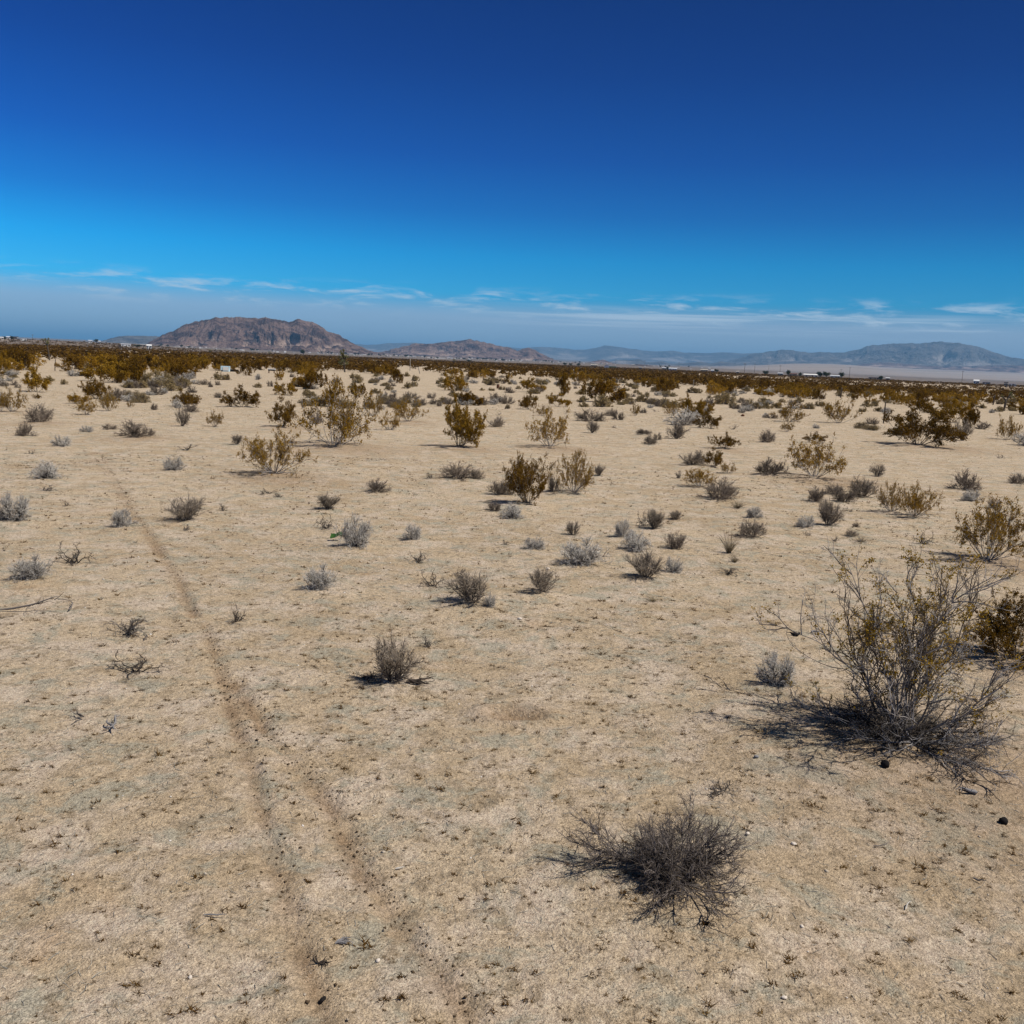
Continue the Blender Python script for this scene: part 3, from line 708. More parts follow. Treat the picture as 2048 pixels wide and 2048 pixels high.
# ------------------------------------------------------------------ materials
class NT:
    def __init__(s, name):
        s.m = bpy.data.materials.new(name)
        s.m.use_nodes = True
        s.t = s.m.node_tree
        s.n, s.l = s.t.nodes, s.t.links
        s.b = s.n['Principled BSDF']
        s.b.inputs['Roughness'].default_value = .9
        s.b.inputs['Specular IOR Level'].default_value = .2

    def put(s, sock, v):
        if isinstance(v, (int, float)):
            sock.default_value = v
        elif isinstance(v, tuple):
            sock.default_value = (*v, 1) if len(v) == 3 and len(sock.default_value) == 4 else v
        else:
            s.l.new(v, sock)

    def math(s, op, a, b=None, c=None):
        n = s.n.new('ShaderNodeMath')
        n.operation = op
        for i, v in enumerate((a, b, c)):
            if v is not None:
                s.put(n.inputs[i], v)
        return n.outputs[0]

    def mix(s, f, a, b, bt='MIX'):
        n = s.n.new('ShaderNodeMix')
        n.data_type = 'RGBA'
        n.blend_type = bt
        s.put(n.inputs[0], f)
        s.put(n.inputs[6], a)
        s.put(n.inputs[7], b)
        return n.outputs[2]

    def noise(s, scale, det=3, rough=.55, vec=None, dist=0.):
        n = s.n.new('ShaderNodeTexNoise')
        n.inputs['Scale'].default_value = scale
        n.inputs['Detail'].default_value = det
        n.inputs['Roughness'].default_value = rough
        n.inputs['Distortion'].default_value = dist
        s.l.new(vec if vec is not None else s.obj(), n.inputs['Vector'])
        return n.outputs[0]

    def vor(s, scale, vec=None, rand=1.):
        n = s.n.new('ShaderNodeTexVoronoi')
        n.inputs['Scale'].default_value = scale
        n.inputs['Randomness'].default_value = rand
        s.l.new(vec if vec is not None else s.obj(), n.inputs['Vector'])
        return n.outputs

    def obj(s):
        if not hasattr(s, '_tc'):
            s._tc = s.n.new('ShaderNodeTexCoord')
        return s._tc.outputs['Object']

    def attr(s, name):
        n = s.n.new('ShaderNodeAttribute')
        n.attribute_name = name
        return n.outputs['Fac']

    def rng(s, v, a, b, c=0., d=1.):
        n = s.n.new('ShaderNodeMapRange')
        n.interpolation_type = 'SMOOTHSTEP'
        s.put(n.inputs[0], v)
        for i, q in enumerate((a, b, c, d)):
            n.inputs[i + 1].default_value = q
        return n.outputs[0]

    def orand(s):
        return s.n.new('ShaderNodeObjectInfo').outputs['Random']

    def bump(s, h, st, dist):
        n = s.n.new('ShaderNodeBump')
        n.inputs['Strength'].default_value = st
        n.inputs['Distance'].default_value = dist
        s.put(n.inputs['Height'], h)
        s.l.new(n.outputs[0], s.b.inputs['Normal'])

    def col(s, v):
        s.put(s.b.inputs['Base Color'], v)
        return s.m


def twig_mat(name, a, b, var=.25):
    """bark that differs from strand to strand (rnd) and from plant to plant"""
    t = NT(name)
    c = t.mix(t.attr('rnd'), a, b)
    f = t.math('ADD', t.math('MULTIPLY', t.orand(), 2 * var), 1 - var)
    hs = t.n.new('ShaderNodeHueSaturation')
    t.l.new(c, hs.inputs['Color'])
    t.l.new(f, hs.inputs['Value'])
    t.col(hs.outputs[0])
    return t.m


def leaf_mat(name, a, b, c3, var=.2, trans=.22):
    t = NT(name)
    rn = t.attr('rnd')
    c = t.mix(t.rng(rn, 0, .6), a, b)
    c = t.mix(t.rng(rn, .75, 1.), c, c3)
    f = t.math('ADD', t.math('MULTIPLY', t.orand(), 2 * var), 1 - var)
    hs = t.n.new('ShaderNodeHueSaturation')
    t.l.new(c, hs.inputs['Color'])
    t.l.new(f, hs.inputs['Value'])
    t.col(hs.outputs[0])
    t.b.inputs['Roughness'].default_value = .9
    t.b.inputs['Specular IOR Level'].default_value = .03
    tr = t.n.new('ShaderNodeBsdfTranslucent')
    t.l.new(hs.outputs[0], tr.inputs[0])
    ms = t.n.new('ShaderNodeMixShader')
    ms.inputs[0].default_value = trans
    t.l.new(t.b.outputs[0], ms.inputs[1])
    t.l.new(tr.outputs[0], ms.inputs[2])
    t.l.new(ms.outputs[0], t.n['Material Output'].inputs[0])
    return t.m


def plain(name, c, rough=.8, metal=0., var=.12, scale=3.):
    t = NT(name)
    n = t.noise(scale, 4)
    t.col(t.mix(n, tuple(v * (1 - var) for v in c), tuple(min(1, v * (1 + var)) for v in c)))
    t.b.inputs['Roughness'].default_value = rough
    t.b.inputs['Metallic'].default_value = metal
    return t.m


M = {}
M['cre_leaf'] = leaf_mat('creosote_leaf', (.22, .121, .010), (.30, .172, .017), (.42, .27, .048))
M['cre_leaf_dk'] = leaf_mat('creosote_leaf_brown', (.108, .055, .005), (.162, .088, .010), (.26, .15, .026))
M['hero_leaf'] = leaf_mat('hero_leaf', (.25, .148, .012), (.34, .21, .02), (.46, .32, .06), .05, .3)
M['scrub_leaf_shaded'] = leaf_mat('scrub_leaf_shaded', (.072, .038, .006), (.106, .059, .011), (.17, .102, .026))  # creosote leaf darkened: self-shading inside the dense belt put into the colour
M['cre_bark'] = twig_mat('creosote_bark', (.06, .045, .034), (.17, .14, .115))
M['cre_bark_pale'] = twig_mat('creosote_bark_pale', (.10, .087, .078), (.36, .34, .33))
M['dead_bark'] = twig_mat('dead_bark', (.05, .042, .036), (.17, .15, .135))
M['black_bark'] = twig_mat('blackened_bark', (.02, .016, .013), (.065, .05, .04))
M['grey_twig'] = twig_mat('grey_twig', (.15, .118, .088), (.37, .315, .25))
M['dark_twig'] = twig_mat('dark_grey_twig', (.092, .072, .056), (.225, .185, .15))
M['wht_twig'] = twig_mat('silver_twig', (.36, .335, .30), (.66, .63, .58), .12)
M['tum_twig'] = twig_mat('tumble_twig', (.058, .047, .042), (.225, .195, .18))
M['olive_leaf'] = leaf_mat('olive_leaf', (.22, .160, .065), (.30, .225, .10), (.40, .32, .16))
M['grass_blade'] = leaf_mat('dry_blade', (.25, .19, .10), (.36, .29, .17), (.45, .38, .25))
M['tuft'] = leaf_mat('dry_tuft', (.048, .024, .006), (.088, .046, .011), (.17, .105, .035), .0, .1)
M['litter'] = twig_mat('grey_litter', (.20, .19, .165), (.40, .385, .34), .1)
M['post_wood'] = plain('weathered_post', (.10, .075, .055))
M['post_grey'] = plain('grey_post', (.30, .27, .23))
M['rust'] = plain('rust', (.11, .045, .022))
M['black'] = plain('black_metal', (.018, .016, .015), .6)
M['blue_white'] = plain('pale_blue_plastic', (.60, .82, .95), .45, var=.12, scale=2.5)
M['white'] = plain('white_paint', (.78, .78, .76), .6)
M['cream'] = plain('cream_stucco', (.56, .50, .42))
M['tanwall'] = plain('tan_stucco', (.36, .29, .22))
M['grey_roof'] = plain('grey_roof', (.25, .25, .26))
M['dark_roof'] = plain('dark_roof', (.05, .045, .045))
M['tin_roof'] = plain('tin_roof', (.62, .65, .68), .4)
M['green_wall'] = plain('green_paint', (.30, .42, .14))
M['glass'] = plain('window_glass', (.03, .035, .045), .15)
M['tree_leaf'] = leaf_mat('tree_leaf', (.022, .030, .012), (.045, .055, .02), (.08, .085, .03))
M['bark'] = plain('tree_bark', (.10, .08, .065))
M['joshua'] = leaf_mat('joshua_blade', (.12, .13, .05), (.21, .21, .085), (.5, .46, .28), .1, .1)
M['joshua_trunk'] = plain('joshua_trunk', (.07, .055, .042), var=.4, scale=14)
M['bleached'] = plain('bleached_wood', (.50, .47, .43), var=.3, scale=30)
M['driftwood'] = plain('grey_wood', (.22, .21, .21), var=.5, scale=40)
M['char'] = plain('charred_lump', (.012, .010, .010), .9, var=.5, scale=60)
M['stone_pale'] = plain('pale_stone', (.62, .55, .47), var=.15, scale=40)
M['stone_grey'] = plain('grey_stone', (.20, .20, .21), var=.2, scale=40)
M['green_scrap'] = plain('green_plastic', (.035, .095, .02), .6, var=.3, scale=20)
M['wire'] = plain('wire', (.03, .03, .03))

# sand: tan crust with pink, grey-green and orange patches, grains and grit
t = NT('desert_sand')
turned = t.attr('turned')
far = t.attr('far')
scrub = t.attr('scrub')
base = t.mix(t.rng(t.noise(.35, 4, .6), .35, .65), (.420, .322, .210), (.505, .398, .276))
base = t.mix(t.rng(t.noise(1.7, 5, .65), .42, .64), base, (.535, .436, .335))
base = t.mix(t.math('MULTIPLY', t.rng(t.noise(2.3, 6, .7, dist=.7), .49, .63), .8), base, (.345, .322, .250))          # grey-green litter crust
base = t.mix(t.math('MULTIPLY', t.rng(t.noise(5.5, 5, .7, dist=.4), .51, .64), .65), base, (.275, .210, .135))          # brown damp-looking crust
base = t.mix(t.math('MULTIPLY', t.rng(t.noise(.8, 4, .6, dist=.5), .60, .74), .4), base, (.42, .275, .160))           # orange patches
base = t.mix(t.math('MULTIPLY', turned, .85), base, (.255, .172, .105))
g1 = t.noise(30, 4, .75)
g2 = t.noise(120, 3, .7)
base = t.mix(.50, base, t.mix(t.rng(g1, .3, .7), (.24, .24, .24), (.74, .74, .74)), 'OVERLAY')
base = t.mix(.42, base, t.mix(t.rng(g2, .3, .7), (.16, .16, .16), (.84, .84, .84)), 'OVERLAY')
st = t.vor(13)
base = t.mix(t.math('MULTIPLY', t.math('MULTIPLY', t.rng(st[0], .20, .11), t.rng(t.noise(1.3, 4), .44, .56)), .7), base, (.15, .105, .058))   # dry stubble
gv = t.vor(75)
base = t.mix(t.math('MULTIPLY', t.rng(gv[0], .20, .10), t.rng(t.noise(9, 2), .5, .6)), base, (.60, .54, .46))             # pale grit
gd = t.vor(42)
base = t.mix(t.math('MULTIPLY', t.math('MULTIPLY', t.rng(gd[0], .17, .10), t.math('MAXIMUM', t.rng(t.noise(4, 3), .46, .56), turned)), .85), base, (.10, .075, .042))   # dark bits
# scrub-covered country seen from far away
fcol = t.mix(t.rng(t.noise(.012, 5, .65), .4, .62), (.125, .098, .078), (.21, .165, .13))
fcol = t.mix(t.rng(t.noise(.05, 3, .6), .55, .7), fcol, (.30, .245, .19))
fcol = t.mix(scrub, (.40, .335, .285), fcol)
base = t.mix(far, base, fcol)
t.col(base)
t.b.inputs['Roughness'].default_value = 1.0
t.b.inputs['Specular IOR Level'].default_value = .05
bh = t.math('ADD', t.math('MULTIPLY', t.noise(14, 5, .65), 1.0), t.math('MULTIPLY', t.noise(70, 4, .7), .4))
t.bump(bh, 1.0, .035)
M['sand'] = t.m


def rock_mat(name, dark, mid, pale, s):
    """varnished rock: dark outcrops, mid scree, pale debris in the gullies; contrast raised in place of relief shading"""
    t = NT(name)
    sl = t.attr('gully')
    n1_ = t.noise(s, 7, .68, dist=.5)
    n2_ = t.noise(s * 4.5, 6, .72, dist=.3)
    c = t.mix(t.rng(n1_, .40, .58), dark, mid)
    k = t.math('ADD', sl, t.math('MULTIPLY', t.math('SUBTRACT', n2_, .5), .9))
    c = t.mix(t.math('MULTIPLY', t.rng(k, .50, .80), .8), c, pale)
    c = t.mix(t.math('MULTIPLY', t.rng(n2_, .53, .64), .8), c, tuple(v * .45 for v in dark))  # extra dark patches paint in relief contrast that the frontal sun leaves weak
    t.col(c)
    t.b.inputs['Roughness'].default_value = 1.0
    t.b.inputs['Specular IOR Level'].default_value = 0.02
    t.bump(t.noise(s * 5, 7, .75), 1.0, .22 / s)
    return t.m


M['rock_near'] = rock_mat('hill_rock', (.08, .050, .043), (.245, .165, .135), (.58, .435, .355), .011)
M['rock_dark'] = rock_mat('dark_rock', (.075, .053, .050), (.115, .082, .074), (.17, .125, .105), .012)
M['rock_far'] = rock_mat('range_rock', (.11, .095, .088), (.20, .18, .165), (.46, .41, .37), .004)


# ------------------------------------------------------------------ mesh building
class Geo:
    def __init__(s):
        s.V, s.Q, s.T, s.A, s.n = [], [], [], [], 0
        s.mi = []

    def add(s, V, Q=None, T=None, a=None):
        V = np.asarray(V, float).reshape(-1, 3)
        s.V.append(V)
        if Q is not None and len(Q):
            s.Q.append(np.asarray(Q, np.int64) + s.n)
        if T is not None and len(T):
            s.T.append(np.asarray(T, np.int64) + s.n)
        s.A.append(np.full(len(V), .5) if a is None else np.asarray(a, float))
        s.n += len(V)
        return s

    def box(s, cx, cy, cz, w, d, h, rz=0., taper=1.):
        c, q = math.cos(rz), math.sin(rz)
        V = []
        for zz, k in ((0, 1.), (h, taper)):
            for ax, ay in ((-1, -1), (1, -1), (1, 1), (-1, 1)):
                x, y = ax * w / 2 * k, ay * d / 2 * k
                V.append((cx + x * c - y * q, cy + x * q + y * c, cz + zz))
        return s.add(V, [(3, 2, 1, 0), (4, 5, 6, 7), (0, 1, 5, 4), (1, 2, 6, 5), (2, 3, 7, 6), (3, 0, 4, 7)])

    def tubes(s, P, Rd, sides=3, a=None, cap=False):
        """P (N,K,3) polylines, Rd (N,K) radii"""
        N, K, _ = P.shape
        Tg = np.gradient(P, axis=1)
        Tg /= np.linalg.norm(Tg, axis=2, keepdims=True) + 1e-9
        ref = np.where(np.abs(Tg[..., 2:3]) > .8, np.array([1., 0, 0]), np.array([0, 0, 1.]))
        n1 = np.cross(Tg, ref)
        n1 /= np.linalg.norm(n1, axis=2, keepdims=True) + 1e-9
        n2 = np.cross(Tg, n1)
        ang = np.arange(sides) * 2 * PI / sides
        V = P[:, :, None, :] + Rd[:, :, None, None] * (np.cos(ang)[:, None] * n1[:, :, None, :] + np.sin(ang)[:, None] * n2[:, :, None, :])
        ii = (np.arange(N) * K * sides)[:, None, None]
        kk = (np.arange(K - 1) * sides)[None, :, None]
        jj = np.arange(sides)[None, None, :]
        j2 = (jj + 1) % sides
        Q = np.stack([ii + kk + jj, ii + kk + j2, ii + kk + sides + j2, ii + kk + sides + jj], -1).reshape(-1, 4)
        aa = np.repeat(np.random.default_rng(N * 7 + K).random(N) if a is None else a, K * sides)
        s.add(V.reshape(-1, 3), Q, None, aa)
        if cap:
            base = s.n - N * K * sides
            for e in (0, K - 1):
                for i in range(N):
                    idx = [i * K * sides + e * sides + j for j in range(sides)]
                    for j in range(1, sides - 1):
                        s.T.append(np.array([[idx[0], idx[j], idx[j + 1]]]) + base)
        return s

    def leaves(s, C, rng, size, elong=1.9, up=.3):
        N = len(C)
        a = rng.normal(size=(N, 3))
        a[:, 2] += up
        a /= np.linalg.norm(a, axis=1, keepdims=True)
        b = np.cross(a, rng.normal(size=(N, 3)))
        b /= np.linalg.norm(b, axis=1, keepdims=True) + 1e-9
        L = (size * rng.uniform(.6, 1.3, N))[:, None]
        V = np.stack([C - a * L * .5, C + b * L * .5 / elong, C + a * L * .5, C - b * L * .5 / elong], 1)
        Q = (np.arange(N) * 4)[:, None] + np.arange(4)
        s.add(V.reshape(-1, 3), Q, None, np.repeat(rng.random(N), 4))
        return s

    def xform(s, fn):
        s.V = [fn(v) for v in s.V]
        return s

    def mesh(s, name, mat, smooth=True, mats=None, mindex=None):
        me = bpy.data.meshes.new(name)
        V = np.concatenate(s.V)
        me.vertices.add(len(V))
        me.vertices.foreach_set('co', V.astype(np.float32).ravel())
        Q = np.concatenate(s.Q) if s.Q else np.zeros((0, 4), np.int64)
        T = np.concatenate(s.T) if s.T else np.zeros((0, 3), np.int64)
        me.loops.add(len(Q) * 4 + len(T) * 3)
        me.loops.foreach_set('vertex_index', np.concatenate([Q.ravel(), T.ravel()]).astype(np.int32))
        me.polygons.add(len(Q) + len(T))
        me.polygons.foreach_set('loop_start', np.concatenate([np.arange(len(Q)) * 4, len(Q) * 4 + np.arange(len(T)) * 3]).astype(np.int32))
        me.polygons.foreach_set('use_smooth', np.full(len(Q) + len(T), smooth))
        for m_ in (mats or [mat]):
            me.materials.append(m_)
        if mindex is not None:
            me.polygons.foreach_set('material_index', np.asarray(mindex, np.int32))
        me.update(calc_edges=True)
        at = me.attributes.new('rnd', 'FLOAT', 'POINT')
        at.data.foreach_set('value', np.concatenate(s.A).astype(np.float32))
        return me


def link(name, data, parent=None):
    o = bpy.data.objects.new(name, data)
    COL.objects.link(o)
    if parent is not None:
        o.parent = parent
    return o


def tag(o, label, cat, group=None, kind=None):
    o['label'] = label
    o['category'] = cat
    if group:
        o['group'] = group
    if kind:
        o['kind'] = kind
    return o


def thing(name, label, cat, loc, rz=0., scale=(1, 1, 1), group=None):
    o = link(name, None)
    o.location = loc
    o.rotation_euler = (0, 0, rz)
    o.scale = scale
    o.empty_display_size = .1
    return tag(o, label, cat, group)


def norm(v):
    return v / (np.linalg.norm(v, axis=-1, keepdims=True) + 1e-9)


def grow(rng, P0, D, L, K, wob, up=0., down=0.):
    d = norm(D)
    pts = [P0]
    p = P0
    for k in range(K):
        p = p + d * (L / K)[:, None]
        pts.append(p)
        d = norm(d + wob * rng.normal(size=d.shape) + np.array([0, 0, up - down]))
    return np.stack(pts, 1)


def sample(P, idx, tt):
    """points and tangents along polylines P[idx] at 0..1 parameter tt"""
    K = P.shape[1] - 1
    f = np.clip(tt, 0, .9999) * K
    i = f.astype(int)
    a, b = P[idx, i], P[idx, i + 1]
    return a + (b - a) * (f - i)[:, None], norm(b - a)


def taper(N, K, r0, tip, rng):
    r = r0 * (.7 + .6 * rng.random(N))
    return r[:, None] * np.linspace(1, tip, K)[None, :]


def dirs(rng, n, pmin, pmax, az=None):
    a = rng.uniform(0, 2 * PI, n) if az is None else az
    p = np.arccos(np.cos(pmin) + (np.cos(pmax) - np.cos(pmin)) * rng.random(n))
    return np.stack([np.sin(p) * np.cos(a), np.sin(p) * np.sin(a), np.cos(p)], 1)


def fit(geos, w=1., h=1.):
    V = np.concatenate([np.concatenate(g.V) for g in geos if g.V])
    hi = np.percentile(V[:, 2], 99.7)
    ex = max(np.percentile(np.abs(V[:, 0]), 98.5), np.percentile(np.abs(V[:, 1]), 98.5)) * 2
    k = np.array([w / ex, w / ex, h / hi])
    for g in geos:
        g.xform(lambda v: v * k)


def creosote(seed, ns, nb, nt, nl, ls, pmax, lod=0, bare=.0, lean=0.):
    """branches + foliage of a creosote bush, unit size"""
    rng = np.random.default_rng(seed)
    wood, leaf = Geo(), Geo()
    D = dirs(rng, ns, R(3), R(pmax))
    D[:, 0] += lean
    P0 = norm(D * np.array([1, 1, 0])) * (.015 + .05 * rng.random((ns, 1)))
    P0[:, 2] = -.03
    L = rng.uniform(.68, 1.06, ns) * (1 + .12 * np.linalg.norm(D[:, :2], axis=1))
    S = grow(rng, P0, D, L, 7, .11, .045)
    sd = (4, 3, 3)[lod]
    wood.tubes(S, taper(ns, 8, (.0075, .008, .0085)[lod], .38, rng), sd)
    ib = np.repeat(np.arange(ns), nb)
    tb = rng.uniform(.28, .97, len(ib))
    p, tg = sample(S, ib, tb)
    Db = norm(tg + .62 * rng.normal(size=tg.shape) + np.array([0, 0, .15]))
    B = grow(rng, p, Db, rng.uniform(.5, 1.15, len(ib)) * (.46 - .24 * tb), 4, .17, .06)
    wood.tubes(B, taper(len(ib), 5, (.0036, .004, .0048)[lod], .4, rng), 3)
    it = np.repeat(np.arange(len(ib)), nt)
    tt = rng.uniform(.2, 1., len(it))
    p, tg = sample(B, it, tt)
    Dt = norm(tg + .7 * rng.normal(size=tg.shape) + np.array([0, 0, .22]))
    Lt = rng.uniform(.05, (.12, .16, .20)[lod], len(it))
    Tw = grow(rng, p, Dt, Lt, 2, .22, .05)
    if lod < 2:
        wood.tubes(Tw, taper(len(it), 3, (.0020, .0027)[lod], .5, rng), 3)
    keep = np.ones(len(it), bool)
    if bare > 0:
        keep = (p[:, 2] > bare) | (rng.random(len(it)) < .18)
        clump = vnoise(p[:, 0] * 9 + 50, p[:, 2] * 9 + p[:, 1] * 7 + 50, seed)
        keep &= clump > .20
    il = np.repeat(np.nonzero(keep)[0], nl)
    tl = rng.uniform(.35, 1.05, len(il))
    c, tg = sample(Tw, il, tl)
    c = c + rng.normal(size=c.shape) * ls * .55
    leaf.leaves(c, rng, ls, 1.7)
    fit([wood, leaf])
    return wood, leaf


def shrub(seed, ns, nb, nt, pmax, r, lod=0, wob=.14, up=.05, nl=0, ls=.02, curl=0., dome=0.):
    """dense twiggy shrub: woody branches + fine twigs (+ leaves), unit size"""
    rng = np.random.default_rng(seed)
    wood, twig, leaf = Geo(), Geo(), Geo()
    D = dirs(rng, ns, R(4), R(pmax))
    P0 = norm(D * np.array([1, 1, 0])) * (.01 + .05 * rng.random((ns, 1)))
    P0[:, 2] = -.02
    S = grow(rng, P0, D, rng.uniform(.42, .68, ns), 5, wob, up)
    wood.tubes(S, taper(ns, 6, r * 2.6, .45, rng), 3)
    ib = np.repeat(np.arange(ns), nb)
    tb = rng.uniform(.15, 1., len(ib))
    p, tg = sample(S, ib, tb)
    B = grow(rng, p, norm(tg + .55 * rng.normal(size=tg.shape) + np.array([0, 0, .1])), rng.uniform(.18, .36, len(ib)), 3, wob * 1.3, up)
    wood.tubes(B, taper(len(ib), 4, r * 1.5, .5, rng), 3)
    it = np.repeat(np.arange(len(ib)), nt)
    tt = rng.uniform(.15, 1., len(it))
    p, tg = sample(B, it, tt)
    Tw = grow(rng, p, norm(tg + (.6 + curl) * rng.normal(size=tg.shape) + np.array([0, 0, .12])), rng.uniform(.07, .20, len(it)), 2, .2 + curl, up)
    twig.tubes(Tw, taper(len(it), 3, r * .85, .5, rng), 3)
    gs = [wood, twig]
    if nl:
        il = np.repeat(np.arange(len(it)), nl)
        c, tg = sample(Tw, il, rng.uniform(.3, 1.05, len(il)))
        leaf.leaves(c + rng.normal(size=c.shape) * ls * .4, rng, ls, 1.6)
        gs.append(leaf)
    fit(gs)
    if dome:
        ax = np.array([.5, .5, 1.])

        def squash(v):
            q = np.linalg.norm(v / ax, axis=1, keepdims=True)
            k = np.where(q < .7, q, .7 + .30 * np.tanh((q - .7) / .34)) / np.maximum(q, 1e-6)
            return v * (1 + (k - 1) * dome)
        for g in gs:
            g.xform(squash)
        fit(gs)
    return gs


def dead(seed, ns, nb, nt, pmin, pmax, r=.02, wob=.3):
    rng = np.random.default_rng(seed)
    wood, twig = Geo(), Geo()
    D = dirs(rng, ns, R(pmin), R(pmax))
    P0 = np.zeros((ns, 3)) + rng.normal(size=(ns, 3)) * .04
    P0[:, 2] = -.03
    S = grow(rng, P0, D, rng.uniform(.4, .95, ns), 7, wob, .0)
    S[..., 2] = np.abs(S[..., 2])
    wood.tubes(S, taper(ns, 8, r, .3, rng), 4)
    ib = np.repeat(np.arange(ns), nb)
    p, tg = sample(S, ib, rng.uniform(.25, 1., len(ib)))
    B = grow(rng, p, norm(tg + .7 * rng.normal(size=tg.shape)), rng.uniform(.12, .34, len(ib)), 4, wob, .02)
    B[..., 2] = np.abs(B[..., 2])
    wood.tubes(B, taper(len(ib), 5, r * .5, .4, rng), 3)
    it = np.repeat(np.arange(len(ib)), nt)
    p, tg = sample(B, it, rng.uniform(.2, 1., len(it)))
    Tw = grow(rng, p, norm(tg + .8 * rng.normal(size=tg.shape)), rng.uniform(.05, .14, len(it)), 2, .3)
    Tw[..., 2] = np.abs(Tw[..., 2])
    twig.tubes(Tw, taper(len(it), 3, r * .24, .5, rng), 3)
    fit([wood, twig])
    return wood, twig


def grass(seed, n, r=.008):
    rng = np.random.default_rng(seed)
    a, b = Geo(), Geo()
    D = dirs(rng, n, R(2), R(52))
    S = grow(rng, rng.normal(size=(n, 3)) * np.array([.05, .05, 0]), D, rng.uniform(.4, 1., n), 5, .1, -.03)
    a.tubes(S[: n // 5], taper(n // 5, 6, r * 1.5, .4, rng), 3)
    b.tubes(S[n // 5:], taper(n - n // 5, 6, r, .2, rng), 3)
    fit([a, b])
    return a, b


# ------------------------------------------------------------------ ground: one sheet to the horizon
def run(v, step, stages):
    out = []
    for lim, gr in stages:
        while v < lim:
            step *= gr
            v += step
            out.append(v)
    return out


def axis(lo, hi, step, neg, pos):
    c = list(np.arange(lo, hi + 1e-6, step))
    left = [-q for q in run(-c[0], step, neg)]
    return np.array(left[::-1] + c + run(c[-1], step, pos))


gx = axis(-3.3, 3.6, .041, ((8.5, 1.018), (60000, 1.12)), ((60000, 1.09),))
gy = axis(3.2, 8.6, .040, ((60000, 1.5),), ((18.0, 1.012), (60000, 1.06)))
X, Y = np.meshgrid(gx, gy)
Z = ground_z(X, Y)
rr = np.hypot(X, Y)
nearm = rr < 60
ez, tu = ground_extra(X[nearm], Y[nearm])
Z[nearm] += ez
TU = np.zeros_like(Z)
TU[nearm] = tu
g = Geo()
ny_, nx_ = X.shape
idx = np.arange(ny_ * nx_).reshape(ny_, nx_)
Q = np.stack([idx[:-1, :-1], idx[:-1, 1:], idx[1:, 1:], idx[1:, :-1]], -1).reshape(-1, 4)
g.add(np.stack([X, Y, Z], -1).reshape(-1, 3), Q)
me = g.mesh('ground', M['sand'])
azg = np.degrees(np.arctan2(X, Y))
farv = sstep(500, 1100, rr)
scr = 1 - .85 * sstep(9, 14, azg) * sstep(5200, 7500, rr) * (.55 + .9 * (fbm(X / 2600., Y / 900., 4, 3) - .3))
for nm, v in (('turned', TU), ('far', farv), ('scrub', np.clip(scr, 0, 1))):
    at = me.attributes.new(nm, 'FLOAT', 'POINT')
    at.data.foreach_set('value', v.astype(np.float32).ravel())
ground = tag(link('ground', me), 'tan desert sand with pebbly crust, wheel ruts and reddish patches', 'ground', kind='structure')


# ------------------------------------------------------------------ hills and ranges
def hill(name, label, pts, depth, mat, seed, gfreq, nu=240, nv=80, front=.6, amp=.30, base_drop=9.):
    P = np.array(pts)
    d = np.concatenate([[0], np.cumsum(np.hypot(np.diff(P[:, 0]), np.diff(P[:, 1])))])
    u = np.linspace(0, d[-1], nu)
    cx, cy, top = (np.interp(u, d, P[:, i]) for i in range(3))
    top = top + (fbm(u / (d[-1] / 60.), u * 0, seed, 4) - .5) * (top.max() - top.min()) * .085
    bear = np.stack([cx, cy], 1)
    bear /= np.linalg.norm(bear, axis=1, keepdims=True)
    v = np.linspace(-1, 1, nv)
    U, Vv = np.meshgrid(u, v)
    off = np.where(Vv < 0, Vv * depth * front, Vv * depth)
    Xh = cx[None] + bear[None, :, 0] * off
    Yh = cy[None] + bear[None, :, 1] * off
    zb = ground_z(Xh, Yh) - base_drop * (.15 + .85 * np.abs(Vv))
    sh = (1 - np.abs(Vv) ** 1.15)
    warp = fbm(U / (gfreq * 3), Vv * 2.2, seed + 3, 3) * 2.2
    rg = ridged(U / gfreq * .8 + warp * 1.5, Vv * 3.0 + 9 + 1.6 * fbm(U / (gfreq * 1.7), Vv * 3, seed + 60, 3), seed + 5, 5)
    r2 = fbm(U / (gfreq * .35), Vv * 9, seed + 8, 4)
    wgt = 4 * sh * (1 - sh)
    f = sh * (1 - wgt * amp * (1 - rg) * 1.5) + wgt * .15 * (r2 - .5)
    # secondary spurs stand out of the front face
    sp = sstep(.5, .8, fbm(U / (gfreq * 2.2), Vv * 1.3, seed + 40, 3))
    f = f + wgt * .07 * sp
    f = np.minimum(f, 1.0)
    Zh = zb + (top[None] - zb) * np.clip(f, 0, 1)
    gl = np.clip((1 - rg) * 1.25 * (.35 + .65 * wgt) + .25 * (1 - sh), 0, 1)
    g = Geo()
    idx = np.arange(nv * nu).reshape(nv, nu)
    Q = np.stack([idx[:-1, :-1], idx[:-1, 1:], idx[1:, 1:], idx[1:, :-1]], -1).reshape(-1, 4)
    g.add(np.stack([Xh, Yh, Zh], -1).reshape(-1, 3), Q)
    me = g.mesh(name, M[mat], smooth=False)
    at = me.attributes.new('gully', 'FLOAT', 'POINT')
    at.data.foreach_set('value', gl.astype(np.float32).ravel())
    return tag(link(name, me), label, 'hill' if name == 'hill' else 'mountain', kind='structure')


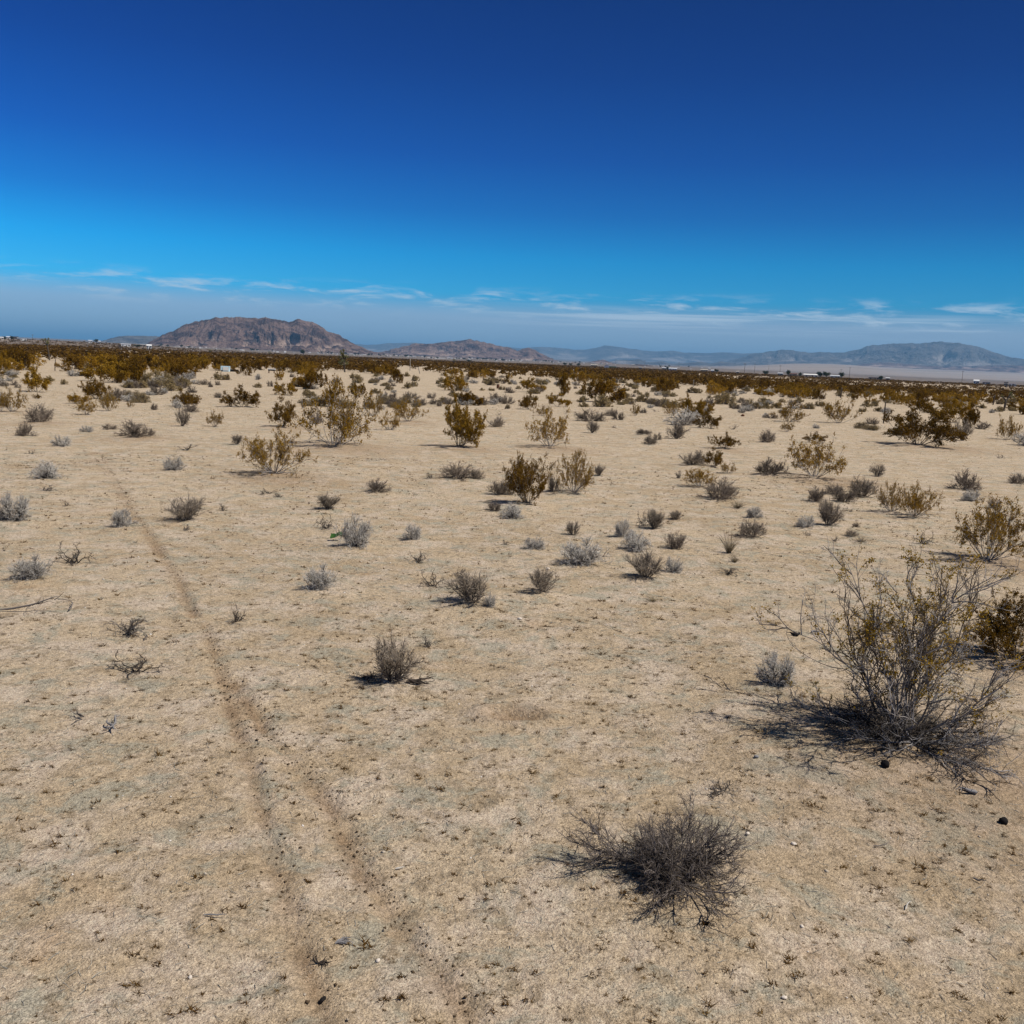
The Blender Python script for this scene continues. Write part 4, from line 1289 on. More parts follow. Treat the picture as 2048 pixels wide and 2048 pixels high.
hill('hill', 'large purple-brown rocky hill behind the desert town, left', HILL_A, 850, 'rock_near', 11, 62, 400, 130, .85, .75)
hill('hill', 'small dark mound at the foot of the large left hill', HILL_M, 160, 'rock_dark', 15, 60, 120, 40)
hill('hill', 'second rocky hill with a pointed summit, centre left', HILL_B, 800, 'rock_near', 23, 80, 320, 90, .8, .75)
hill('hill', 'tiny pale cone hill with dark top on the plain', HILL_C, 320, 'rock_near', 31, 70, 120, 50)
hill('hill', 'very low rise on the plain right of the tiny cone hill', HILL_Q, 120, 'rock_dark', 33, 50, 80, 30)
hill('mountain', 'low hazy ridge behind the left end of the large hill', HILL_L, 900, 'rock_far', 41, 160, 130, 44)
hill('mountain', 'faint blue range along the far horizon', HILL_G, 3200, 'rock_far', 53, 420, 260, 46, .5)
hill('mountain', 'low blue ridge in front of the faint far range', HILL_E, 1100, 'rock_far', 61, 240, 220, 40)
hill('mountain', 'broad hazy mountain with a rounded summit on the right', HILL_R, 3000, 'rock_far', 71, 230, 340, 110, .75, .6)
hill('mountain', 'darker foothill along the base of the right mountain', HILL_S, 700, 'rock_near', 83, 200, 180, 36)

# ------------------------------------------------------------------ shrubs: variants, then one object for each plant
BUILT = {}


def variant(kind, i, lod):
    key = (kind, i, lod)
    if key in BUILT:
        return BUILT[key]
    sd = sum(ord(c) for c in kind) * 100 + i * 10 + lod
    n = (1., .55, .26)[lod]
    if kind == 'cre':
        w, l = creosote(sd, (26, 18, 10)[lod], (10, 8, 6)[lod], (7, 6, 5)[lod], (14, 18, 16)[lod], (.028, .036, .068)[lod], (66, 70, 76)[lod], lod)
        parts = [('branches', w, 'cre_bark'), ('foliage', l, 'cre_leaf_dk' if i % 3 else 'cre_leaf')]
    elif kind == 'cro':
        w, l = creosote(sd, (26, 18, 11)[lod], (8, 7, 6)[lod], (6, 5, 4)[lod], (11, 13, 12)[lod], (.028, .034, .062)[lod], 74, lod, bare=.14, lean=.12 * (i - 1))
        parts = [('branches', w, 'cre_bark_pale'), ('foliage', l, 'cre_leaf')]
    elif kind == 'gry':
        w, tw = shrub(sd, (20, 18, 14)[lod], (10, 9, 8)[lod], (10, 9, 7)[lod], 86, (.0050, .0062, .0098)[lod], lod, wob=.18, dome=.32)
        parts = [('branches', w, 'dark_twig'), ('twigs', tw, 'grey_twig' if i % 2 else 'dark_twig')]
    elif kind == 'grv':
        w, tw = shrub(sd, (17, 14, 10)[lod], (9, 8, 7)[lod], (11, 9, 7)[lod], 56, (.0050, .0064, .010)[lod], lod, wob=.10, up=.07, dome=.3)
        parts = [('branches', w, 'dead_bark'), ('twigs', tw, 'grey_twig')]
    elif kind == 'wht':
        w, tw = shrub(sd, (20, 17, 13)[lod], (10, 9, 8)[lod], (11, 9, 7)[lod], 84, (.0055, .0068, .0105)[lod], lod, wob=.2, curl=.4, dome=.3)
        parts = [('branches', w, 'dead_bark'), ('twigs', tw, 'wht_twig')]
    elif kind == 'olv':
        w, tw, l = shrub(sd, (24, 18, 12)[lod], (10, 8, 6)[lod], (10, 8, 6)[lod], 86, (.0055, .0068, .010)[lod], lod, nl=(4, 5, 6)[lod], ls=(.025, .036, .062)[lod], dome=.75)
        parts = [('branches', w, 'dark_twig'), ('twigs', tw, 'grey_twig'), ('foliage', l, 'olive_leaf')]
    elif kind == 'dea':
        w, tw = dead(sd, (9, 8, 7)[lod], 6, (6, 5, 3)[lod], 25, 86, (.022, .024, .03)[lod])
        parts = [('branches', w, 'dead_bark' if i % 2 else 'black_bark'), ('twigs', tw, 'dead_bark')]
    else:
        a, b = grass(sd, (120, 90, 50)[lod], (.008, .01, .015)[lod])
        parts = [('stalks', a, 'dead_bark'), ('blades', b, 'grass_blade')]
    BUILT[key] = [(nm, g.mesh('%s_%s' % (kind, nm), M[mt])) for nm, g, mt in parts]
    return BUILT[key]


NAMES = dict(cre=('creosote_bush', 'bush'), cro=('creosote_bush', 'bush'), gry=('desert_shrub', 'shrub'), grv=('desert_shrub', 'shrub'), wht=('silver_shrub', 'shrub'), olv=('olive_shrub', 'shrub'), dea=('dead_brush', 'dead brush'), grs=('grass_tuft', 'grass'))
GROUPS = dict(cre='creosote bushes on the sand', cro='creosote bushes on the sand', gry='grey desert shrubs', grv='grey desert shrubs', wht='silvery desert shrubs', olv='olive desert shrubs', dea='dead brush on the sand', grs='dry grass tufts')
rs = random.Random(4)


def place(kind, x, y, w, h, label, group=None, i=None, rz=None):
    d = math.hypot(x, y)
    lod = 0 if d < 26 else (1 if d < 62 else 2)
    if i is None:
        i = rs.randrange((3, 3, 4)[lod])
    nm, cat = NAMES[kind]
    root = thing(nm, label, cat, (x, y, gz(x, y) - .01), rs.uniform(0, 2 * PI) if rz is None else rz, (w * (1.2 if kind in ('cre', 'cro') else 1.06), w * rs.uniform(.95, 1.2), h * (.95 if kind in ('cre', 'cro') else 1.)), group or GROUPS[kind])
    for pn, me in variant(kind, i, lod):
        po = link(pn, me, root)
        if pn in ('twigs', 'blades'):
            po['kind'] = 'stuff'
    return root


for k, x, y, w, h, lab in PLANTS:
    place(k, x, y, w, h, lab, i=1 if 'right edge behind' in lab else None)

# the largest creosote, foreground right: every main stem is a part with its own foliage
rng = np.random.default_rng(77)
hero = thing('creosote_bush', 'largest creosote bush, sparse and tall, foreground right, long stems fanning out', 'bush', (HERO[0], HERO[1], gz(HERO[0], HERO[1]) - .01), 0., (1, 1, 1), GROUPS['cre'])
NS = 38
azs = rng.uniform(0, 2 * PI, NS)
pol = np.radians(np.concatenate([rng.uniform(3, 33, 14), rng.uniform(30, 60, 14), rng.uniform(58, 84, 10)]))
Ls = np.concatenate([rng.uniform(1.05, 1.72, 14), rng.uniform(.8, 1.42, 14), rng.uniform(.55, 1.05, 10)])
for i in range(NS):
    d = np.array([[math.sin(pol[i]) * math.cos(azs[i]) + .10, math.sin(pol[i]) * math.sin(azs[i]), math.cos(pol[i])]])
    p0 = d * np.array([[.13, .13, 0]]) * rng.random() + np.array([[0, 0, -.04]])
    S = grow(rng, p0, d, np.array([Ls[i] * .92]), 14, .19, .015)
    S[..., 2] = np.maximum(S[..., 2], .01 * np.arange(15) - .04)
    wood, leaf = Geo(), Geo()
    wood.tubes(S, taper(1, 15, .0078, .25, rng), 5)
    nb = int(8 * Ls[i])
    tb = rng.uniform(.22, .97, nb)
    p, tg = sample(S, np.zeros(nb, int), tb)
    B = grow(rng, p, norm(tg + .45 * rng.normal(size=tg.shape) + np.array([0, 0, .12])), rng.uniform(.5, 1.1, nb) * (.60 - .36 * tb) * Ls[i] * .75, 6, .15, .05)
    B[..., 2] = np.maximum(B[..., 2], .01)
    wood.tubes(B, taper(nb, 7, .0052, .35, rng), 4)
    it = np.repeat(np.arange(nb), 4)
    p, tg = sample(B, it, rng.uniform(.2, 1., len(it)))
    C2 = grow(rng, p, norm(tg + .6 * rng.normal(size=tg.shape) + np.array([0, 0, .15])), rng.uniform(.07, .22, len(it)), 4, .2, .05)
    wood.tubes(C2, taper(len(it), 5, .0026, .5, rng), 3)
    i3 = np.repeat(np.arange(len(it)), 4)
    p, tg = sample(C2, i3, rng.uniform(.25, 1., len(i3)))
    Tw = grow(rng, p, norm(tg + .8 * rng.normal(size=tg.shape) + np.array([0, 0, .2])), rng.uniform(.025, .075, len(i3)), 2, .25, .05)
    wood.tubes(Tw, taper(len(i3), 3, .0015, .5, rng), 3)
    cl_ = vnoise(p[:, 0] * 5 + 30, p[:, 2] * 5 + p[:, 1] * 4 + 30, i)
    keep = np.nonzero((cl_ > .52) & (p[:, 2] > .15) & (rng.random(len(cl_)) < .35 + .65 * sstep(.35, .95, p[:, 2])))[0]
    il = np.repeat(keep, 8)
    if len(il):
        c, tg = sample(Tw, il, rng.uniform(.3, 1.1, len(il)))
        leaf.leaves(c + rng.normal(size=c.shape) * .009, rng, .0165, 1.5)
    so = link('stem', wood.mesh('hero_stem', M['cre_bark_pale'] if i % 3 else M['cre_bark']), hero)
    if leaf.V:
        link('foliage', leaf.mesh('hero_foliage', M['hero_leaf']), so)
w, tw = dead(501, 22, 7, 7, 62, 92, .012, .22)
for g_ in (w, tw):
    g_.xform(lambda v: v * np.array([1.35, 1.25, .30]) + np.array([.12, -.12, 0]))
dbr = link('dead_branches', w.mesh('hero_dead', M['driftwood']), hero)
link('twigs', tw.mesh('hero_dead_twigs', M['cre_bark_pale']), dbr)
w, tw = dead(503, 34, 10, 8, 35, 88, .010, .24)
for g_ in (w, tw):
    g_.xform(lambda v: v * np.array([1.15, 1.05, .42]))
link('inner_brush', w.mesh('hero_inner', M['black_bark']), hero)
link('inner_twigs', tw.mesh('hero_inner_twigs', M['dead_bark']), hero)
rng2 = np.random.default_rng(9)
rt = Geo().tubes(grow(rng2, np.array([[.0, -.05, .04], [.05, -.1, .03], [-.05, -.1, .03]]), np.array([[.2, -1, .05], [.8, -.8, .1], [-.7, -.8, .1]]), np.array([.62, .5, .45]), 9, .35), taper(3, 10, .020, .3, rng2), 6)
rt.xform(lambda v: np.column_stack([v[:, 0], v[:, 1], np.abs(v[:, 2]) * .35 + .005]))
link('root', rt.mesh('hero_root', M['black_bark']), hero)

# the dark tumbleweed-like shrub, foreground
tumble = thing('desert_shrub', 'dark sprawling tumbleweed-like shrub nearest the viewer, low on the sand', 'shrub', (TUMBLE[0], TUMBLE[1], gz(TUMBLE[0], TUMBLE[1]) - .01), 0., (1.18, 1.1, 1.1), GROUPS['gry'])
rng = np.random.default_rng(31)
ns = 46
az = rng.uniform(0, 2 * PI, ns)
D = dirs(rng, ns, R(15), R(93), az)
lob = .72 + .30 * np.cos(az - .35) + .14 * np.cos(3 * az + 1)
S = grow(rng, D * .03, D, rng.uniform(.20, .36, ns) * lob, 5, .2, .05)
S2 = grow(rng, np.array([[-.12, .05, .02]] * 5), np.array([[-1, .15, .25], [-1, .35, .3], [-1, -.05, .1], [-1, .25, .12], [-.9, .5, .35]]), np.array([.38, .36, .34, .40, .3]), 5, .14, .02)
S3 = grow(rng, np.array([[0, -.08, .02]] * 5), np.array([[-.2, -1, .1], [.15, -1, .1], [.55, -1, .08], [.9, -.8, .08], [-.5, -1, .12]]), np.array([.30, .30, .36, .42, .28]), 5, .14, .02)
S = np.concatenate([S, S2, S3])
S[..., 2] = np.maximum(S[..., 2], .008)
wood, tw1, tw2 = Geo(), Geo(), Geo()
wood.tubes(S, taper(len(S), 6, .0048, .4, rng), 4)
ib = np.repeat(np.arange(len(S)), 11)
p, tg = sample(S, ib, rng.uniform(.12, 1., len(ib)))
B = grow(rng, p, norm(tg + .55 * rng.normal(size=tg.shape) + np.array([0, 0, .08])), rng.uniform(.06, .16, len(ib)), 4, .2, .03)
B[..., 2] = np.maximum(B[..., 2], .006)
wood.tubes(B, taper(len(ib), 5, .0024, .5, rng), 3)
it = np.repeat(np.arange(len(ib)), 9)
p, tg = sample(B, it, rng.uniform(.1, 1., len(it)))
Tw = grow(rng, p, norm(tg + .8 * rng.normal(size=tg.shape) + np.array([0, 0, .06])), rng.uniform(.025, .085, len(it)), 3, .28)
Tw[..., 2] = np.maximum(Tw[..., 2], .004)
h_ = len(it) // 2
sel = rng.permutation(len(it))
tw1.tubes(Tw[sel[:h_]], taper(h_, 4, .00125, .6, rng), 3)
tw2.tubes(Tw[sel[h_:]], taper(len(it) - h_, 4, .00125, .6, rng), 3)
link('branches', wood.mesh('tumble_wood', M['tum_twig']), tumble)
link('twigs', tw1.mesh('tumble_twigs', M['tum_twig']), tumble)
link('pale_twigs', tw2.mesh('tumble_pale_twigs', M['dark_twig']), tumble)

# ------------------------------------------------------------------ creosote belt across the plain
rb = np.random.default_rng(12)


def belt_edge(az):
    return np.interp(az, [-40, -26, -15, -5, 2, 10, 18, 26, 40], [112, 120, 128, 175, 215, 205, 165, 150, 150])


pts = []
tries = 90000
azr = np.radians(rb.uniform(-38, 38, tries))
r_ = np.exp(rb.uniform(np.log(55), np.log(1650), tries))
azd = np.degrees(azr)
bx_, by_ = r_ * np.sin(azr), r_ * np.cos(azr)
dens = fbm(bx_ / 38., by_ / 38., 6, 3)
edge = belt_edge(azd) * (.90 + .28 * (fbm(bx_ / 22., by_ / 22., 8, 2) - .2))
want = np.interp(r_ / belt_edge(azd) * 170., [55, 80, 120, 160, 190, 260, 500, 1650], [.0022, .0075, .021, .044, .054, .052, .018, .003])
want = want * np.clip(.25 + (dens - .36) * 4.2, .04, 1.9)
ok = rb.random(tries) < want * r_ ** 2 * (math.log(1650 / 55.) * R(76)) / tries
# keep clear the lines of sight along which the odd posts, boxes and joshua trees stand free of the brush
def blocked(r, a):
    bad = np.zeros(np.shape(r), bool)
    for q in (BOX, STAND, JOSH_A, JOSH_B, JOSH_C, TROUGH, POST1, POST2, POST3, POST5, POST6, POST8, JUNK):
        qr, qa = math.hypot(q[0], q[1]), math.degrees(math.atan2(q[0], q[1]))
        bad |= (np.abs(a - qa) < (1.7 if q in (BOX, STAND, JOSH_A) else .9)) & (r < qr + 2.5) & (r > qr * .33)
    return bad


ok &= ~blocked(r_, azd)
for q in PLANTS:
    ok &= ~(np.hypot(bx_ - q[1], by_ - q[2]) < .9 + .4 * q[3])
bx_, by_, r_, azd = bx_[ok], by_[ok], r_[ok], azd[ok]
o_ = np.argsort(r_)
bx_, by_, r_, azd = bx_[o_], by_[o_], r_[o_], azd[o_]
inview = np.abs(azd) < 29.5
bh = rb.uniform(1.05, 2.15, len(r_)) * np.interp(azd, [-40, 8, 24, 40], [1.02, 1., .72, .7])
bw = bh * rb.uniform(1.15, 1.9, len(r_))
n_ind = 0
SECT = [(-30, 'at the far left'), (-24.5, 'behind the black trough'), (-20.5, 'behind the dark tall clump at left'), (-17.5, 'behind the blue-white appliance shell'), (-13.5, 'behind the white-topped stand'), (-11.3, 'around the bushy joshua tree'), (-8.5, 'left of the tall pale post'), (-5.5, 'around the tall pale post'), (-2.5, 'behind the egg-shaped creosote'), (0.5, 'behind the grey-footed creosote'), (3.2, 'around the short grey belt post'), (6, 'below the bright white gabled house'), (9, 'around the thin grey post'), (12.5, 'below the two tall utility poles'), (16, 'around the dark wooden post at right'), (19, 'behind the huge dark creosote'), (22.5, 'below the dirt clearing at right'), (25.5, 'around the forked joshua tree')]


def sector(x, y):
    a = math.degrees(math.atan2(x, y))
    return [q for q in SECT if q[0] <= a or q is SECT[0]][-1][1]


rest = []
for i in range(len(r_)):
    if inview[i] and n_ind < 228:
        n_ind += 1
        place('cre' if rb.random() < .8 else 'cro', float(bx_[i]), float(by_[i]), float(bw[i]), float(bh[i]), 'creosote bush thickening the brown belt ' + sector(bx_[i], by_[i]), 'creosotes of the brown belt')
    else:
        rest.append(i)
rest = np.array(rest)


def belt_template(seed, n, lsz):
    rng = np.random.default_rng(seed)
    # leaf sprays filling a loose fan, denser towards the outside
    d = dirs(rng, n, 0, R(72))
    q = d * rng.uniform(.35, 1.0, (n, 1)) ** .7
    q[:, 2] = q[:, 2] * .95 + .02
    q[:, :2] *= .62
    g = Geo()
    g.leaves(q, rng, lsz, 1.5, .6)
    return np.concatenate(g.V), np.concatenate(g.Q), np.concatenate(g.A)


bg_ = Geo()
TIERS = [(0, 220, 70, .19, 1.), (220, 420, 26, .31, 1.1), (420, 9e9, 10, .46, 1.3)]
TM_ = [(belt_template(900 + 10 * k + i, t_[2], t_[3]), k, i) for k, t_ in enumerate(TIERS) for i in range(6)]
zz = ground_z(bx_, by_)
for (Vt, Qt, At), k, i in TM_:
    sel = rest[(rest % 6 == i) & (r_[rest] >= TIERS[k][0]) & (r_[rest] < TIERS[k][1])]
    if not len(sel):
        continue
    a = rb.uniform(0, 2 * PI, len(sel))
    ca, sa = np.cos(a), np.sin(a)
    big = TIERS[k][4]
    vx = Vt[None, :, 0] * bw[sel][:, None] * big
    vy = Vt[None, :, 1] * bw[sel][:, None] * big
    VX = bx_[sel][:, None] + vx * ca[:, None] - vy * sa[:, None]
    VY = by_[sel][:, None] + vx * sa[:, None] + vy * ca[:, None]
    VZ = zz[sel][:, None] + Vt[None, :, 2] * bh[sel][:, None]
    Qq = (np.arange(len(sel)) * len(Vt))[:, None, None] + Qt[None]
    bg_.add(np.stack([VX, VY, VZ], -1).reshape(-1, 3), Qq.reshape(-1, 4), None, np.clip(np.tile(At, len(sel)) * .8 + np.repeat(rb.uniform(-.15, .2, len(sel)), len(At)), 0, 1))
tag(link('creosote_scrub', bg_.mesh('creosote_scrub', M['scrub_leaf_shaded'], smooth=False)), 'dense brown creosote scrub filling the plain to the far town', 'scrub', kind='stuff')

# olive and grey shrubs along the near edge of the belt
n_o = 0
while n_o < 370:
    a = rb.uniform(-29, 29)
    e = float(belt_edge(a))
    r1 = e * (rb.uniform(.62, 1.12) if n_o < 110 else rb.uniform(.33, .75))
    x, y = r1 * math.sin(R(a)), r1 * math.cos(R(a))
    if float(fbm(np.array([x / 14.]), np.array([y / 14.]), 19, 2)[0]) < .42 or bool(blocked(np.array(r1), a)):
        continue
    n_o += 1
    w = rb.uniform(.7, 1.7) * (1. if n_o <= 110 else .75)
    k = ('olv', 'olv', 'gry', 'wht')[rb.integers(4)]
    place(k, x, y, w, w * rb.uniform(.42, .62), {'olv': 'low olive dome shrub before the belt ', 'gry': 'low grey dome shrub before the belt ', 'wht': 'low pale dome shrub before the belt '}[k] + sector(x, y), 'low shrubs along the edge of the belt')

# ------------------------------------------------------------------ ground cover
rg_ = np.random.default_rng(55)


def scatter(n, r0, r1, half=34., power=1.):
    a = np.radians(rg_.uniform(-half, half, n))
    r = np.sqrt(rg_.uniform(r0 ** 2, r1 ** 2, n)) if power == 1 else r0 * (r1 / r0) ** rg_.random(n)
    return r * np.sin(a), r * np.cos(a)


def on_ground(x, y):
    z = ground_z(x, y)
    m = np.hypot(x, y) < 60
    z[m] += ground_extra(x[m], y[m])[0]
    return z


def tufts(x, y, size, nb, ht):
    n = len(x)
    z = on_ground(x, y)
    g = Geo()
    a = rg_.uniform(0, 2 * PI, (n, nb))
    L = size[:, None] * rg_.uniform(.3, 1.0, (n, nb))
    c = np.stack([x, y, z], 1)[:, None, :] + rg_.normal(size=(n, nb, 3)) * size[:, None, None] * np.array([.30, .24, 0])
    dr = np.stack([np.cos(a), np.sin(a), np.zeros_like(a)], -1)
    sd_ = np.stack([-np.sin(a), np.cos(a), np.zeros_like(a)], -1)
    wd = np.maximum(L * (.075 if nb > 12 else .16), .0007)
    up = (L * rg_.uniform(.15, ht, (n, nb)))[..., None] * np.array([0, 0, 1.])
    V = np.stack([c - sd_ * wd[..., None], c + sd_ * wd[..., None], c + dr * L[..., None] + up], 2)
    T = np.arange(n * nb * 3).reshape(-1, 3)
    g.add(V.reshape(-1, 3), None, T, np.repeat(np.clip(np.repeat(rg_.random(n), nb) * .8 + rg_.random(n * nb) * .2, 0, 1), 3))
    return g


def clustered(n, r0, r1, sc, thr, seed, half=34.):
    x, y = scatter(n, r0, r1, half)
    k = .65 * fbm(x * sc, y * sc, seed, 3) + .35 * fbm(x * sc * .23, y * sc * .23, seed + 1, 2)
    d1 = np.minimum(dist_poly(x, y, RUTS[0]), dist_poly(x, y, RUTS[1]))
    m = (k + .12 * rg_.normal(size=n) > thr) & (d1 > .10)
    return x[m], y[m]


G = Geo()
for (n, r0, r1, nb, ht, thr, s0, s1) in ((8000, 3.2, 11, 20, .75, .44, .008, .036), (26000, 3.2, 11, 5, .6, .38, .005, .009), (13000, 11, 27, 9, .8, .44, .012, .036), (32000, 11, 27, 3, .6, .38, .009, .014), (20000, 27, 70, 3, .7, .38, .016, .040)):
    x, y = clustered(n, r0, r1, .8, thr, 5)
    # some tufts come in little strings and clumps
    k_ = rg_.random(len(x)) < .35
    xx = np.concatenate([x, x[k_] + rg_.normal(size=k_.sum()) * .035])
    yy = np.concatenate([y, y[k_] + rg_.normal(size=k_.sum()) * .035])
    x, y = xx, yy
    s = s0 + s1 * rg_.random(len(x)) ** 3.2 * np.where(rg_.random(len(x)) < .06, 1.7, 1.)
    s *= np.interp(np.hypot(x, y), [4, 20, 60], [1., 1.15, 1.8])
    tg_ = tufts(x, y, s, nb, ht)
    G.add(tg_.V[0], None, tg_.T[0], tg_.A[0])
near_pl = [(p[1], p[2], p[3]) for p in PLANTS if p[2] < 30 and p[3] > .2] + [(HERO[0], HERO[1], 1.5), (TUMBLE[0], TUMBLE[1], .8)]
lx = np.concatenate([px_ + rg_.normal(size=44) * w_ * .42 - .12 * w_ for px_, py_, w_ in near_pl])
ly = np.concatenate([py_ + rg_.normal(size=44) * w_ * .42 for px_, py_, w_ in near_pl])
ls_ = np.repeat([.010 + .006 * w_ for _, _, w_ in near_pl], 44) * rg_.uniform(.5, 1.5, len(lx))
tg_ = tufts(lx, ly, ls_, 5, .6)
G.add(tg_.V[0], None, tg_.T[0], tg_.A[0])
tag(link('dry_tufts', G.mesh('dry_tufts', M['tuft'], smooth=False)), 'tiny dried brown tufts dotted all over the sand', 'dry tufts', kind='stuff')

# grey twig litter in patches
G = Geo()
x, y = clustered(16000, 3.2, 16, 1.1, .55, 91)
x = np.concatenate([x, lx + rg_.normal(size=len(lx)) * .05])
y = np.concatenate([y, ly + rg_.normal(size=len(lx)) * .05])
n = len(x)
z = on_ground(x, y)
a = rg_.uniform(0, 2 * PI, n)
P = grow(rg_, np.stack([x, y, z + .003], 1), np.stack([np.cos(a), np.sin(a), rg_.uniform(-.02, .15, n)], 1), rg_.uniform(.02, .09, n) * np.interp(np.hypot(x, y), [4, 16], [.8, 1.6]), 2, .3)
P[..., 2] = np.maximum(P[..., 2], z[:, None])
G.tubes(P, taper(n, 3, .0016, .6, rg_), 3)
tag(link('twig_litter', G.mesh('twig_litter', M['litter'])), 'thin grey twig litter strewn in patches on the sand', 'litter', kind='stuff')

# gravel
ph = np.array([(1, 0, 0), (-1, 0, 0), (0, 1, 0), (0, -1, 0), (0, 0, 1), (0, 0, -.4)], float)
PT = np.array([(0, 2, 4), (2, 1, 4), (1, 3, 4), (3, 0, 4), (2, 0, 5), (1, 2, 5), (3, 1, 5), (0, 3, 5)])
x, y = scatter(8000, 3.2, 14)
cxs, cys = [], []
for pl_, m_, sg in ((RUTS[0], 700, .05), (RUTS[1], 900, .06), (LINE, 700, .04)):
    pl_ = np.array(pl_)
    dd = np.concatenate([[0], np.cumsum(np.hypot(np.diff(pl_[:, 0]), np.diff(pl_[:, 1])))])
    q_ = dd[-1] * rg_.random(m_)
    cxs.append(np.interp(q_, dd, pl_[:, 0]) + rg_.normal(size=m_) * sg + .03)
    cys.append(np.interp(q_, dd, pl_[:, 1]) + rg_.normal(size=m_) * sg)
n_clod = 2300
x = np.concatenate(cxs + [x])
y = np.concatenate(cys + [y])
n = len(x)
s = .0025 + .0085 * rg_.random(n) ** 6 + .010 * (rg_.random(n) < .006)
s *= np.interp(np.hypot(x, y), [4, 15], [1, 1.7])
s[:n_clod] = np.minimum(s[:n_clod] * 1.5, .013)
z = on_ground(x, y)
V = ph[None] * s[:, None, None] * rg_.uniform(.6, 1.25, (n, 1, 3)) * rg_.uniform(.8, 1.2, (n, 6, 1))
a = rg_.uniform(0, 2 * PI, n)
V = np.stack([V[..., 0] * np.cos(a)[:, None] - V[..., 1] * np.sin(a)[:, None], V[..., 0] * np.sin(a)[:, None] + V[..., 1] * np.cos(a)[:, None], V[..., 2] * .7], -1) + np.stack([x, y, z], 1)[:, None]
G = Geo().add(V.reshape(-1, 3), None, ((np.arange(n) * 6)[:, None, None] + PT[None]).reshape(-1, 3), np.repeat(np.where(np.arange(n) < n_clod, -1., rg_.random(n)), 6))
t = NT('gravel')
rn = t.attr('rnd')
t.col(t.mix(t.rng(rn, -.4, -.6), t.mix(t.rng(rn, .8, 1.), t.mix(t.rng(rn, 0., 1.), (.30, .24, .17), (.50, .43, .34)), (.74, .70, .66)), (.085, .058, .034)))
tag(link('gravel', G.mesh('gravel', t.m)), 'scattered pale grit and pebbles on the sand', 'gravel', kind='stuff')


# ------------------------------------------------------------------ stones, sticks and dead wood near the camera
def lump(seed, w, d, h, nseg=18, rough=.22):
    """knobbly closed stone"""
    nu, nv = nseg, nseg // 2 + 1
    u = np.linspace(0, 2 * PI, nu, endpoint=False)
    v = np.linspace(0, PI, nv)
    U, Vv = np.meshgrid(u, v)
    n = 1 + rough * (fbm(np.cos(U) * np.sin(Vv) * 2 + 5 + seed, np.sin(U) * np.sin(Vv) * 2 + np.cos(Vv) * 1.7 + 9, seed, 3) - .5) * 2
    P = np.stack([np.sin(Vv) * np.cos(U) * w / 2 * n, np.sin(Vv) * np.sin(U) * d / 2 * n, np.cos(Vv) * h / 2 * n + h * .32], -1)
    i = np.arange(nu * nv).reshape(nv, nu)
    Q = np.stack([i[:-1], np.roll(i, -1, 1)[:-1], np.roll(i, -1, 1)[1:], i[1:]], -1).reshape(-1, 4)
    return Geo().add(P.reshape(-1, 3), Q[:, ::-1])


def stone(p, px, mat, label, asp=(1, .75, .55), seed=1, cat='stone', name='stone', grp='loose stones on the sand'):
    w = px * p[2]
    o = link(name, lump(seed, w * asp[0], w * asp[1], w * asp[2], 18, .5 if mat == 'char' else .28).mesh(name, M[mat]))
    o.location = (p[0], p[1], gz(p[0], p[1]))
    o.rotation_euler = (0, 0, seed * 1.3)
    return tag(o, label, cat, grp)


stone(ST_A, 38, 'stone_pale', 'smooth pale stone between the wheel ruts, bottom centre', seed=1)
stone(ST_B, 44, 'stone_pale', 'white stone right of the dark tumbleweed-like shrub', seed=2)
stone(ST_C, 40, 'stone_pale', 'pale stone at the upper right of the tumbleweed-like shrub', seed=3)
stone(ST_D, 40, 'stone_pale', 'white pebble on sand below the largest bush', seed=4)
stone(ST_E, 44, 'stone_pale', 'round pale pebble low in the right corner', seed=5)
stone(ST_F, 36, 'stone_pale', 'flat cream pebble beside a bare brown patch, lower right', seed=6)
stone(ST_G, 26, 'stone_pale', 'white stone by the small reddish scrape in the centre', seed=7)
stone(ST_H, 28, 'stone_pale', 'white stone behind a grey shrub right of centre', seed=8)
stone(ST_I, 44, 'stone_pale', 'cream stone with a dark shadow, bottom left', seed=9)
stone(STONE3, 34, 'stone_grey', 'small dark grey stone left of the largest bush', seed=10)
stone(LUMP1, 62, 'char', 'black charred lump in front of the largest bush', (1, .8, .8), 11, 'lump', 'charred_lump', 'black charred lumps')
stone(LUMP2, 66, 'char', 'black charred lump near the right edge', (1, .85, .9), 12, 'lump', 'charred_lump', 'black charred lumps')
stone(SLAB, 62, 'char', 'small dark chip of burnt wood at bottom centre', (1, .45, .5), 13, 'wood chip', 'wood_chip', 'black charred lumps')


